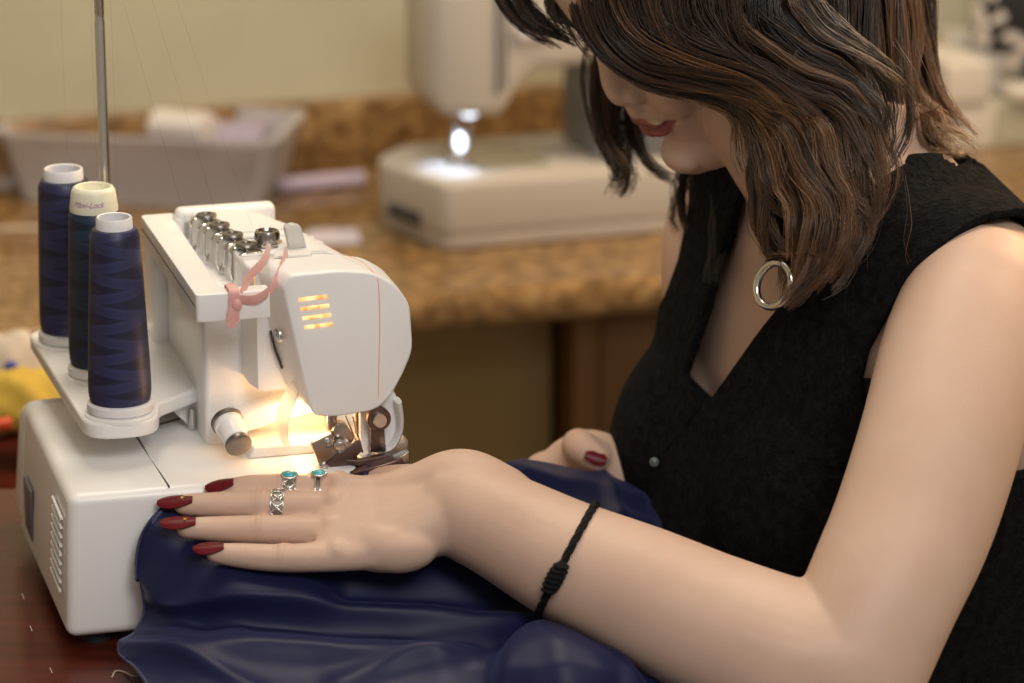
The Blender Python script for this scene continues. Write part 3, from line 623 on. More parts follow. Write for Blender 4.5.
for b0, t0, w_ in ((P(234, 485.5, 2.1125), P(205, 488, 2.113), .0060), (P(193, 503, 2.102), P(157, 503, 2.102), .0064), (P(196, 525, 2.085), P(160, 523, 2.084), .0064), (P(224, 550, 2.069), P(193, 549, 2.068), .0058)):
    nl = nail(b0 + UPN * .0016, t0 + UPN * .0008, UPN, w_)
    if w_ > .006 and b0[2] < P(193, 500, 2.102)[2]:              # gold flake star on two of the nails
        d_ = nrm(t0 - b0); sc = b0 + (t0 - b0) * .30 + UPN * .0042; s_ = np.cross(d_, UPN); fm_ = MB()
        for q in (0, PI / 3, 2 * PI / 3): fm_.tube([sc - (d_ * math.cos(q) + s_ * math.sin(q)) * .0022, sc + UPN * .0002, sc + (d_ * math.cos(q) + s_ * math.sin(q)) * .0022], [.0001, .00032, .0001], 6)
        fm_.build('gold_flake', GOLD, nl, True, 180)
nail(P(585, 455, 2.3045), P(607, 461, 2.303), nrm(-FW + UP * .35 - RT * .1), .0052, .002)
# ---- vest: the trunk's surface, looser in front, cut at neckline and armholes
vestm = mat('black_boucle', (.006, .006, .0065), .95, spec=.08, Sheen_Weight=.02, Sheen_Roughness=.6)
n = noise(vestm, 330, 5, .7); bump(vestm, n.outputs[0], 1.0, .004); n = noise(vestm, 150, 4, .7); bump(vestm, n.outputs[0], .8, .007); r = ramp(vestm, n.outputs[0], [(.40, (.004, .004, .0045)), (.68, (.017, .017, .018))]); basecol(vestm, r.outputs[0])
tm = fuse(torso_mb(), .0045, 10, .5); co = get_co(tm); nv = np.empty(len(co) * 3); tm.vertices.foreach_get('normal', nv); nv = nv.reshape(-1, 3)
dzv = (co - S) @ Z; ff = (co - S) @ fb - dzv * .16; lat = (co - S) @ lb
front = sst(.0, .09, ff); loose = front * (np.interp(-dzv, [0, .05, .10, .15, .20, .26, .33, .40], [0, .004, .012, .026, .045, .064, .064, .058]))
co = co + nv * .0065 + nrm(fb * .93 - lb * .30)[None] * loose[:, None]; set_co(tm, co)
px, dep = project(co); facing = ((CAM - co) * nv).sum(1) > 0
lat = (co - S) @ lb; ffv = (co - S) @ fb; dzv = (co - S) @ Z
def sdf(p, poly):
    d = polyline_dist(p, list(poly) + [poly[0]]); return np.where(inside(p, poly), -d, d)
NECK = [(740, 60), (748, 190), (738, 222), (725, 261), (713, 309), (700, 345), (690, 374), (703, 408), (720, 398), (762, 338), (830, 252), (882, 182), (905, 168), (880, 60)]
g = np.full(len(co), 40.0)
fr = ffv > -.01
g[fr] = np.minimum(g[fr], sdf(px[fr], NECK)) 
g = np.where(fr, g, np.minimum(g, ((.045 - dzv) * 1500)))         # back neckline
g = np.where((dzv > .035), np.minimum(g, (np.abs(lat) - .072) * 1500), g)
HOLE = [(985, 222), (960, 236), (925, 268), (893, 308), (870, 350), (862, 385), (868, 406), (885, 425), (1010, 430), (1100, 330), (1085, 240), (1040, 214)]
sc_ = spine(-.05) + lb * .185; rb_ = np.sqrt((((co - sc_) @ fb) / .062) ** 2 + (((co - sc_) @ Z) / .082) ** 2)
nearside = (lat > .06); g[nearside] = np.minimum(g[nearside], (rb_[nearside] - 1) * 80)
nearside = (lat > .06) & (ffv > -.02); g[nearside] = np.minimum(g[nearside], sdf(px[nearside], HOLE))
farc = spine(-.06) - lb * .175; rr_ = np.sqrt((((co - farc) @ fb) / .052) ** 2 + (((co - farc) @ Z) / .075) ** 2); far = (lat < -.07) & (px[:, 1] < 345)
lx = np.interp(px[:, 1], [150, 165, 220, 262, 300, 330, 345], [704, 701, 695, 686, 672, 654, 630]); g[far] = np.minimum(g[far], px[far, 0] - lx[far])
g = np.minimum(g, (dzv + .40) * 1500)
vm = clip_mesh(tm, g); vo_ = link('vest', vm, vestm, wom, True, 180)
sol = vo_.modifiers.new('thick', 'SOLIDIFY'); sol.thickness = .006; sol.offset = 1
# camisole under the vest
cm_ = fuse(torso_mb(), .005, 10, .5); co = get_co(cm_); nv = np.empty(len(co) * 3); cm_.vertices.foreach_get('normal', nv); nv = nv.reshape(-1, 3); co = co + nv * .0028; set_co(cm_, co); px, dep = project(co)
lat = (co - S) @ lb; dzv = (co - S) @ Z
line_y = np.interp(px[:, 0], [560, 660, 690, 712, 730, 760, 800, 900], [330, 352, 376, 397, 388, 380, 378, 378]); g = (px[:, 1] - line_y); g = np.where((co - S) @ fb > 0, g, (-.13 - dzv) * 1500); g = np.minimum(g, (dzv + .38) * 1500)
link('camisole', clip_mesh(cm_, g), mat('black_jersey', (.012, .012, .014), .8), wom, True, 180)
# snap on the vest's edge
MB().lathe([(.0001, .0), (.0028, .0), (.003, .0008), (.002, .0016), (.0004, .002)], P(654, 462, 2.118), -FW, 16).build('snap_button', mat('grey_snap', (.06, .08, .08), .4), wom, True)
# trousers on the seat
trm = mat('dark_trousers', (.02, .02, .024), .9)
mb = MB(); hip = spine(-.44)
for s in (1, -1): limb(mb, [hip + lb * s * .085 - Z * .01, hip + lb * s * .11 + fb * .20 - Z * .02, hip + lb * s * .12 + fb * .40 - Z * .03, hip + lb * s * .12 + fb * .43 - Z * .20, hip + lb * s * .12 + fb * .41 - Z * .42], [.095, .085, .062, .056, .045], 6, 20)
mb.ball(hip, (.17, .125, .10), np.stack([lb, fb, Z], 1)); link('trousers', fuse(mb, .008, 4), trm, wom, True, 180)
for s in (1, -1): limbm = MB(); limb(limbm, [hip * V(1, 1, 0) + lb * s * .12 + fb * .38 + Z * .032, hip * V(1, 1, 0) + lb * s * .12 + fb * .56 + Z * .026], [.036, .028], 4, 16); limbm.build('shoe', RUBBER, wom, True, 60)
# ------------------------------------------------------------------ hair
hairm = mat('brown_hair', (.05, .03, .02), .36, spec=.85)
N, Lk, b = nodes(hairm); at = N.new('ShaderNodeAttribute'); at.attribute_name = 'tone'
r = ramp(hairm, at.outputs['Fac'], [(0, (.008, .0045, .003)), (.3, (.019, .0105, .0068)), (.6, (.060, .032, .0165)), (1, (.24, .11, .040))]); basecol(hairm, r.outputs[0])
at2 = N.new('ShaderNodeAttribute'); at2.attribute_name = 'under'; mm = N.new('ShaderNodeMath'); mm.operation = 'MULTIPLY_ADD'; Lk.new(at2.outputs['Fac'], mm.inputs[0]); mm.inputs[1].default_value = -.8; mm.inputs[2].default_value = .85; Lk.new(mm.outputs[0], b.inputs['Specular IOR Level'])
HV, HF, HT, HK = [], [], [], []; HN = 0
def hair_tubes(paths, rad, tone):
    """paths (S, K, 3) strands as thin three-sided tubes"""
    global HN
    Sn, Kn, _ = paths.shape; t = np.gradient(paths, axis=1); t /= np.linalg.norm(t, axis=2, keepdims=True) + 1e-9
    ref = np.array([.2, -.5, .85]); x = np.cross(t, ref); x /= np.linalg.norm(x, axis=2, keepdims=True) + 1e-9; y = np.cross(t, x)
    M = 3; ang = np.arange(M) * 2 * PI / M
    v = paths[:, :, None, :] + rad[:, :, None, None] * (x[:, :, None, :] * np.cos(ang)[None, None, :, None] + y[:, :, None, :] * np.sin(ang)[None, None, :, None])
    idx = (np.arange(Sn * Kn * M).reshape(Sn, Kn, M)) + HN
    a = idx[:, :-1, :]; bb = idx[:, 1:, :]; f = np.stack([a, np.roll(a, -1, 2), np.roll(bb, -1, 2), bb], -1).reshape(-1, 4)
    HV.append(v.reshape(-1, 3)); HF.append(f); HT.append(np.repeat(tone.reshape(-1), M)); HK.append(np.zeros(Sn * Kn * M)); HN += Sn * Kn * M
def spline(ctrl, K):
    c = catmull(ctrl, 12); c = np.array(c); s = np.r_[0, np.cumsum(np.linalg.norm(np.diff(c, axis=0), axis=1))]; u = np.linspace(0, s[-1], K)
    return np.stack([np.interp(u, s, c[:, i]) for i in range(3)], 1)
def lock(ctrl, rad, n=160, K=22, tone=(.25, .5), flat=.55, frizz=.0022, core=True, th=.00033, tipspread=1.0, nrmref=None):
    """a lock of hair along ctrl; rad = radius at each control point (m), squashed by flat along the outward direction"""
    n = int(n * 1.6) if n > 60 else n
    G = spline(ctrl, K); R = np.interp(np.linspace(0, 1, K), np.linspace(0, 1, len(rad)), rad)
    t = nrm2(np.gradient(G, axis=0)); out = nrm2((G - HC) - t * ((G - HC) * t).sum(1, keepdims=True)) if nrmref is None else nrm2(np.cross(np.cross(t, nrmref), t)); sd = np.cross(t, out)
    a = RNG.random(n) * 2 * PI; q = np.sqrt(RNG.random(n)); ca, sa = q * np.cos(a), q * np.sin(a)
    fr = np.linspace(0, 1, K)
    wv = np.zeros((n, K, 2))
    for fq in (1.3, 2.7, 5.1):
        ph = RNG.random((n, 2)) * 2 * PI; am = RNG.normal(0, 1, (n, 2)) / fq
        wv += am[:, None, :] * np.sin(2 * PI * fq * fr[None, :, None] + ph[:, None, :])
    cut = 1 - .16 * RNG.random(n) ** 2; 
    m_ = max(3, n // 26); A_ = RNG.random(m_) * 2 * PI; Q_ = np.sqrt(RNG.random(m_)); cx_, cy_ = Q_ * np.cos(A_), Q_ * np.sin(A_)
    own = np.argmin((ca[:, None] - cx_[None]) ** 2 + (sa[:, None] - cy_[None]) ** 2, 1); pull = .80 * sst(.15, .95, fr)[None]; spread = 1 + 1.1 * sst(.72, 1, fr)[None]
    wc = np.zeros((m_, K, 2)); wl = 1 - .13 * RNG.random(m_)
    for fq in (1.1, 2.3): ph = RNG.random((m_, 2)) * 2 * PI; am = RNG.normal(0, .16, (m_, 2)) / fq; wc += am[:, None, :] * np.sin(2 * PI * fq * fr[None, :, None] + ph[:, None, :]) * fr[None, :, None]
    ox = (ca[:, None] * (1 - pull) + cx_[own][:, None] * pull + wc[own][..., 0]) * spread; oy = (sa[:, None] * (1 - pull) + cy_[own][:, None] * pull + wc[own][..., 1]) * spread
    Rm = np.maximum(R, .0028)
    cut = cut * wl[own]; toneown = RNG.normal(0, .13, m_)[own][:, None]
    P_ = G[None] + sd[None] * (Rm[None, :, None] * ox[..., None]) + out[None] * (Rm[None, :, None] * flat * oy[..., None])
    P_ = P_ + frizz * (.25 + fr[None, :, None]) * (sd[None] * wv[..., :1] + out[None] * wv[..., 1:] * .7)
    # individual lengths
    for i in range(n):
        if cut[i] < .995: u = np.linspace(0, cut[i] * (K - 1), K); P_[i] = np.stack([np.interp(u, np.arange(K), P_[i][:, j]) for j in range(3)], 1)
    rr = th * (1 - .65 * fr[None] ** 2) * (.7 + .6 * RNG.random((n, 1)))
    tn = np.clip(tone[0] + (tone[1] - tone[0]) * fr[None] + toneown + RNG.normal(0, .12, (n, 1)) + .05 * RNG.normal(0, 1, (n, 1)) * fr[None], 0, 1)
    hair_tubes(P_, rr, tn)
    if core:
        ks = 14; an = np.linspace(0, 2 * PI, ks, endpoint=False); f2 = np.minimum(1, (1 - fr) * 2.4) ** 1.3; Rc = R * .62 * np.clip(f2, .02, 1)
        v = G[:, None, :] + sd[:, None, :] * (Rc[:, None, None] * np.cos(an)[None, :, None]) + out[:, None, :] * (Rc[:, None, None] * flat * np.sin(an)[None, :, None])
        global HN
        idx = np.arange(K * ks).reshape(K, ks) + HN; a_ = idx[:-1]; b_ = idx[1:]; HF.append(np.stack([a_, np.roll(a_, -1, 1), np.roll(b_, -1, 1), b_], -1).reshape(-1, 4)); HV.append(v.reshape(-1, 3))
        HT.append(np.full(K * ks, max(0, tone[0] - .2))); HK.append(np.ones(K * ks)); HN += K * ks
def nrm2(a): return a / (np.linalg.norm(a, axis=1, keepdims=True) + 1e-9)
def PP(*pts): return [P(*p) for p in pts]
# scalp cap under the locks
cap = MB(); R = []
def cap_lim(a): f = math.sin(a); return 1.50 - .52 * max(0, f) ** 1.5 + .55 * max(0, -f)
def cap_pt(a, th, k=1.0):
    e = .92; sg = lambda x: math.copysign(abs(x) ** e, x)
    return HW(sg(math.sin(th)) * math.cos(a) * 86 * k, -2 + sg(math.sin(th)) * math.sin(a) * 107 * k, 4 + sg(math.cos(th)) * 116 * k)
for t in np.linspace(.004, 1, 26): R.append([cap_pt(2 * PI * q / 44, t * cap_lim(2 * PI * q / 44)) for q in range(44)])
cap.rings(R, True); cv_ = np.array(cap.v); HV.append(cv_); HT.append(np.full(len(cv_), .03)); HK.append(np.ones(len(cv_))); base_i = HN; HN += len(cv_)
CAPF = [tuple(i + base_i for i in f) for f in cap.f]
# crown: combed from the parting down all round the head
for q in range(20):
    a = 2 * PI * q / 20 + .1; L_ = cap_lim(a); f = math.sin(a)
    lock([cap_pt(a - .25, .10, 1.03), cap_pt(a - .15, .35 * L_, 1.05), cap_pt(a, .65 * L_, 1.055), cap_pt(a + .1, L_ * (1.0 if f > -.3 else 1.05), 1.05)] + ([] if f > .25 else [cap_pt(a + .12, L_ * 1.12, 1.06)]), [.010, .026, .034, .030, .024][:4 if f > .25 else 5], 260, 18, tone=(.18, .36), flat=.28, core=False)
# curtain fringe: over the forehead, flipping out to the left above the nose
lock(PP((690, -150, 2.25), (600, -115, 2.23), (540, -60, 2.235), (518, -10, 2.235), (538, 22, 2.235), (582, 46, 2.235)), [.025, .032, .030, .022, .012, .0012], 340, tone=(.2, .4), flat=.4)
lock(PP((690, -150, 2.25), (590, -110, 2.235), (522, -60, 2.24), (500, -15, 2.24), (520, 20, 2.24), (568, 50, 2.24)), [.02, .026, .022, .016, .008, .001], 220, tone=(.18, .36), flat=.5)
lock(PP((700, -150, 2.24), (640, -110, 2.215), (580, -55, 2.21), (556, -12, 2.212), (562, 18, 2.215), (590, 38, 2.218)), [.03, .034, .028, .018, .012, .004], 280, tone=(.22, .42))
lock(PP((720, -150, 2.22), (655, -105, 2.19), (600, -50, 2.185), (580, -5, 2.19), (592, 30, 2.195), (625, 62, 2.19)), [.03, .036, .030, .022, .016, .008], 300, tone=(.25, .45))
# broad front wave across the brow and cheek (near side), turning down into the fall beside the neck
lock(PP((730, -150, 2.21), (660, -95, 2.18), (602, -28, 2.175), (609, 31, 2.178), (648, 67, 2.17), (700, 80, 2.155), (752, 100, 2.145), (782, 150, 2.14), (806, 195, 2.13)), [.03, .038, .036, .030, .022, .018, .020, .024, .016], 420, 34, tone=(.22, .62))
lock(PP((745, -150, 2.20), (675, -95, 2.17), (628, -30, 2.163), (640, 22, 2.162), (690, 55, 2.152), (750, 78, 2.14), (790, 120, 2.13), (822, 180, 2.122), (852, 222, 2.12)), [.03, .04, .038, .032, .024, .022, .024, .024, .006], 460, 34, tone=(.2, .72))
lock(PP((760, -150, 2.19), (695, -90, 2.165), (655, -22, 2.155), (672, 30, 2.155), (728, 66, 2.148), (785, 98, 2.135), (812, 150, 2.122), (828, 205, 2.115), (815, 255, 2.115), (792, 298, 2.118)), [.03, .04, .040, .034, .026, .024, .026, .028, .020, .004], 460, 36, tone=(.2, .72))
lock(PP((790, -150, 2.19), (740, -80, 2.155), (700, -10, 2.145), (726, 36, 2.143), (780, 70, 2.133), (830, 100, 2.125), (848, 150, 2.12), (856, 200, 2.118), (838, 240, 2.116)), [.03, .04, .042, .036, .030, .026, .026, .022, .006], 440, 34, tone=(.18, .7))
lock(PP((820, -140, 2.20), (790, -70, 2.16), (765, 0, 2.14), (796, 40, 2.135), (846, 75, 2.13), (874, 120, 2.13), (868, 175, 2.13)), [.03, .04, .042, .036, .030, .024, .006], 400, 30, tone=(.12, .35))  # darker tone puts the shade of the gap between locks into the colour
# the fall: under layers reaching the chest
lock(PP((745, 40, 2.20), (765, 110, 2.17), (772, 170, 2.152), (785, 225, 2.143), (800, 262, 2.137), (782, 304, 2.128)), [.020, .022, .022, .022, .020, .005], 380, 28, tone=(.2, .8))
lock(PP((780, 40, 2.19), (800, 110, 2.155), (805, 170, 2.138), (822, 225, 2.128), (832, 262, 2.125), (800, 300, 2.122)), [.022, .026, .026, .024, .020, .005], 380, 28, tone=(.2, .85))
lock(PP((800, 60, 2.18), (830, 130, 2.14), (840, 180, 2.13), (852, 222, 2.125), (838, 268, 2.122)), [.020, .026, .026, .022, .006], 340, 26, tone=(.2, .8))
lock(PP((760, 80, 2.19), (762, 150, 2.17), (768, 200, 2.158), (776, 240, 2.15), (772, 270, 2.145)), [.010, .010, .010, .008, .003], 160, 22, tone=(.2, .5))
lock(PP((800, 150, 2.125), (835, 190, 2.115), (858, 215, 2.112), (864, 238, 2.115)), [.012, .012, .008, .002], 90, 22, tone=(.4, .75), core=False)
lock(PP((790, 190, 2.13), (815, 235, 2.118), (812, 272, 2.114), (782, 308, 2.118)), [.012, .013, .010, .002], 120, 24, tone=(.35, .75), core=False)
lock(PP((765, 170, 2.15), (768, 215, 2.14), (782, 250, 2.13), (776, 282, 2.122)), [.006, .007, .006, .002], 60, 22, tone=(.3, .6), core=False)
# behind: from the nape down over the collar, lighter ends, orange backlight put into the tone
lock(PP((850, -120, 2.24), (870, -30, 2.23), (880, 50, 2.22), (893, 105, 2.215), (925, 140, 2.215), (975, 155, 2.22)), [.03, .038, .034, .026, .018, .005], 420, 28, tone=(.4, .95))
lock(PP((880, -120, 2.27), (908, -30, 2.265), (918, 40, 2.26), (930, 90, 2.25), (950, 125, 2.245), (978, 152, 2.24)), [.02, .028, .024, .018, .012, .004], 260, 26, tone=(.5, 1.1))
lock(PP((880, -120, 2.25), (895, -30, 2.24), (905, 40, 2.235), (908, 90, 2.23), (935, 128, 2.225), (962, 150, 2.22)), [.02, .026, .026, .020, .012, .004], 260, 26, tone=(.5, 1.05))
lock(PP((830, -120, 2.22), (845, -30, 2.20), (850, 60, 2.19), (862, 120, 2.185), (866, 165, 2.18), (850, 196, 2.17)), [.03, .036, .034, .028, .02, .008], 380, 24, tone=(.25, .6))
lock(PP((905, 0, 2.27), (922, 50, 2.265), (930, 85, 2.26), (945, 103, 2.26), (962, 106, 2.26)), [.008, .010, .008, .005, .002], 60, 20, tone=(.5, .9), core=False)
# the far side, hanging beyond the chin
lock(PP((650, -60, 2.32), (618, 40, 2.335), (605, 95, 2.335), (608, 140, 2.335), (625, 178, 2.335), (612, 204, 2.335)), [.02, .024, .019, .013, .008, .002], 200, 26, tone=(.15, .42), flat=.5, core=False)
lock(PP((660, -20, 2.33), (632, 60, 2.34), (618, 110, 2.338), (622, 150, 2.338), (612, 196, 2.338)), [.016, .016, .013, .009, .003], 80, 26, tone=(.12, .35), flat=.5, core=False)
lock(PP((670, 20, 2.33), (640, 100, 2.345), (638, 140, 2.345), (655, 168, 2.345), (690, 184, 2.345)), [.014, .014, .009, .005, .002], 90, 22, tone=(.12, .35), core=False)
lock(PP((720, 100, 2.33), (712, 160, 2.33), (706, 205, 2.325), (708, 245, 2.315), (716, 285, 2.30)), [.02, .022, .018, .010, .001], 260, 24, tone=(.0, .1))
lock(PP((735, 110, 2.30), (738, 165, 2.295), (730, 205, 2.285), (722, 245, 2.275), (712, 292, 2.262)), [.018, .020, .014, .008, .001], 220, 24, tone=(.0, .1))
lock(PP((690, 150, 2.345), (680, 190, 2.345), (676, 215, 2.34), (684, 235, 2.335)), [.006, .007, .005, .002], 50, 20, tone=(.1, .3), core=False)
# stray hairs
for _ in range(26):
    b0 = V(RNG.uniform(740, 930), RNG.uniform(20, 180), RNG.uniform(2.12, 2.2)); e0 = b0 + V(RNG.uniform(-20, 35), RNG.uniform(60, 120), RNG.uniform(-.02, .02)); m0 = (b0 + e0) / 2 + V(RNG.uniform(-22, 22), 0, -.01)
    lock(PP(b0, m0, e0), [.002, .003, .002], 2, 16, tone=(.4, .8), core=False, th=.00026)
vs_ = np.concatenate(HV); nv_ = len(vs_)
fq = [tuple(f) for f in np.concatenate(HF)] + CAPF
hme = bpy.data.meshes.new('hair'); hme.from_pydata(vs_.tolist(), [], [tuple(int(i) for i in f) for f in fq]); hme.update()
order_t = np.zeros(nv_, np.float32)
hme.attributes.new('tone', 'FLOAT', 'POINT').data.foreach_set('value', np.concatenate(HT).astype(np.float32))
hme.attributes.new('under', 'FLOAT', 'POINT').data.foreach_set('value', np.concatenate(HK).astype(np.float32))
link('hair', hme, hairm, wom, True, 180)
# ------------------------------------------------------------------ jewellery, fitted to the skin
from mathutils.bvhtree import BVHTree
bmb = bmesh.new(); bmb.from_mesh(bpy.data.objects['body'].data); bmesh.ops.translate(bmb, verts=bmb.verts, vec=Vector(SEAT)); BV = BVHTree.FromBMesh(bmb); bmb.free()
def around(c, axis, n, off, rmax, ref=(0, 0, 1)):
    axis = nrm(axis); x = nrm(np.cross(axis, ref)); y = np.cross(axis, x); out = []; rs = []
    for j in range(n):
        d = x * math.cos(2 * PI * j / n) + y * math.sin(2 * PI * j / n); h = BV.ray_cast(Vector(c), Vector(d), rmax); rs.append((h[3] if h[0] is not None else rmax * .8))
    rs = np.array(rs); rs = np.minimum(rs, np.median(rs) * 1.35); 
    for _ in range(3): rs = (np.roll(rs, 1) + rs * 2 + np.roll(rs, -1)) / 4
    for j in range(n): d = x * math.cos(2 * PI * j / n) + y * math.sin(2 * PI * j / n); out.append((np.asarray(c) + d * (rs[j] + off), d))
    return out, axis
SILVER = mat('silver', (.72, .70, .67), .22, 1); OXID = mat('oxidised_silver', (.22, .20, .18), .4, 1)
turq = mat('turquoise', (.05, .42, .47), .25, Coat_Weight=.4); n = noise(turq, 500, 4); r = ramp(turq, n.outputs[0], [(.35, (.03, .30, .36)), (.6, (.10, .52, .56))]); basecol(turq, r.outputs[0])
def facing_cam(o): return max(range(len(o)), key=lambda j: float(np.dot(o[j][1], nrm(UP * .9 - FW * .6))))
def ring_thing(label, c, axis, wband, stone, filigree, rmax=.013, dirv=None):
    o, ax = around(c, axis, 40, .0004, rmax); r0 = empty('ring', c, 0, label=label, cat='ring', group='silver rings on the left hand')
    m = MB()
    for s in (-1, 1): m.tube([p + ax * s * wband / 2 for p, d in o], .00055, 8, closed=True)
    n = len(o)
    if filigree:
        for j in range(0, n, 4):
            a, b_ = o[j], o[(j + 4) % n]; md = o[(j + 2) % n]
            m.tube([a[0] - ax * wband / 2, md[0] + md[1] * .0004, b_[0] + ax * wband / 2], .00042, 6, 3).tube([a[0] + ax * wband / 2, md[0] + md[1] * .0004, b_[0] - ax * wband / 2], .00042, 6, 3)
            m.ball(md[0] + md[1] * .0003, .0008, n=10)
            m.tube([md[0] + ax * wband * .36 * math.cos(q) + np.cross(ax, md[1]) * .0014 * math.sin(q) for q in np.linspace(0, 2 * PI, 10, endpoint=False)], .00034, 6, closed=True)
    m.build('band', SILVER, r0, True, 60)
    MB().rings([[p + ax * t * wband * .46 - d * .0002 for p, d in o] + [p + ax * t * wband * .46 - d * .0006 for p, d in o][::-1] for t in (-1, 1)], True).build('band_lining', OXID, r0, True, 60)
    if stone:
        j = facing_cam(o) if dirv is None else max(range(len(o)), key=lambda j: float(np.dot(o[j][1], dirv))); p, d = o[j]; s_ = np.cross(ax, d); Rm = np.stack([ax, s_, d], 1)
        q = MB(); q.ball(p + d * .0006, (.0050, .0042, .0012), Rm, 24); q.tube([p + d * .0012 + ax * .0047 * math.cos(t) + s_ * .0039 * math.sin(t) for t in np.linspace(0, 2 * PI, 24, endpoint=False)], .0006, 8, closed=True)
        q.build('stone_setting', SILVER, r0, True, 60); MB().ball(p + d * .0012, (.0041, .0034, .0022), Rm, 24).build('turquoise_stone', turq, r0, True, 180)
F = FING
ring_thing('ornate silver ring with a turquoise stone on the index finger', P(290, 488, 2.118), F[0][0][2] - F[0][0][1], .0078, True, True)
ring_thing('silver openwork band without stone on the middle finger', P(278, 507, 2.106), F[1][0][2] - F[1][0][1], .0075, False, True)
# ring with a round turquoise beside the index knuckle, at the root of the finger
ring_thing('small turquoise ring with a plain silver rim, nearest the index knuckle', P(319, 490, 2.1185), F[0][0][2] - F[0][0][1], .0030, True, False, .014, nrm(UP * .9 - FW * .42))
# cord bracelet
c = P(566, 561, 2.075); ax = nrm(FORE[4][0] - FORE[5][0]); vd = nrm(P(566, 561, 1) - CAM); ax = nrm(ax - vd * np.dot(ax, vd) * .92)
o, ax = around(c, ax, 56, .0012, .06); br = empty('bracelet', c, 0, label='thin black cord bracelet with a coiled knot on the forearm', cat='bracelet')
cordm = mat('black_cord', (.006, .006, .007), .75, spec=.2); n = noise(cordm, 1500, 2); bump(cordm, n.outputs[0], .8, .0006)
m = MB(); 
for k in range(3): m.tube([p + d * .0011 * math.sin(j * 1.12 + k * 2.09) + ax * .0011 * math.cos(j * 1.12 + k * 2.09) for j, (p, d) in enumerate(o)], .0016, 8, closed=True)
m.build('cord', cordm, br, True, 180)
j = max(range(len(o)), key=lambda j: -np.linalg.norm(project(o[j][0][None])[0][0] - V(560, 583)) + 40 * float(np.dot(o[j][1], -FW)))
p0, d0 = o[j]; tg = nrm(o[(j + 1) % 56][0] - o[j - 1][0]); m = MB()
m.tube([p0 + tg * t * .0115 + d0 * .0012 for t in np.linspace(-1, 1, 9)], [.0022, .0036, .0046, .005, .0051, .005, .0046, .0036, .0022], 16)
for t in np.linspace(-.8, .8, 6): m.tube([p0 + tg * (t * .0105 + .0012 * math.sin(q)) + d0 * (.0012 + .0046 * (1 - .3 * t * t) * math.cos(q)) + np.cross(tg, d0) * .0046 * (1 - .3 * t * t) * math.sin(q) for q in np.linspace(0, 2 * PI, 18, endpoint=False)], .0011, 6, closed=True)
m.build('knot', cordm, br, True, 180)
# hoop earring
er = empty('earring', P(768, 284, 2.128), 0, label='silver hoop with dark inlay hanging among the hair ends at the neckline', cat='earring')
hc = P(774, 285, 2.128); ux = nrm(RT * .72 - FW * .69); uy = nrm(UP + RT * .12)
hp = [hc + .0135 * (ux * math.cos(t) + uy * math.sin(t)) for t in np.linspace(0, 2 * PI, 40, endpoint=False)]
MB().tube(hp, [.0024] * 40, 12, closed=True).build('hoop', SILVER, er, True, 180)
MB().tube([hc + .0153 * (ux * math.cos(t) + uy * math.sin(t)) - FW * .0008 for t in np.linspace(1.9, 2.75, 10)], .0013, 8).build('dark_inlay', mat('black_enamel', (.01, .01, .012), .1), er, True, 180)
MB().tube([hc + uy * .0142, P(784, 240, 2.150), P(790, 150, 2.175), HW(76, -10, -44)], .0005, 6, 5).build('wire', SILVER, er, True, 180)
# the vest's overlapping front edge, laid on its surface
vmb = bmesh.new(); vmb.from_mesh(bpy.data.objects['vest'].data); bmesh.ops.translate(vmb, verts=vmb.verts, vec=Vector(SEAT)); VV = BVHTree.FromBMesh(vmb); vmb.free(); pts = []
for x, y in catmull([(703, 408), (684, 434), (666, 456), (657, 480), (654, 520), (655, 570)], 6):
    h = VV.ray_cast(Vector(CAM), Vector(P(x, y, 2) - CAM))
    if h[0] is not None: pts.append(np.array(h[0]) + nrm(CAM - np.array(h[0])) * .0068)
if len(pts) > 4: MB().tube(pts, .0042, 10, flat=(RT, (1, .45))).build('placket', vestm, wom, True, 180)
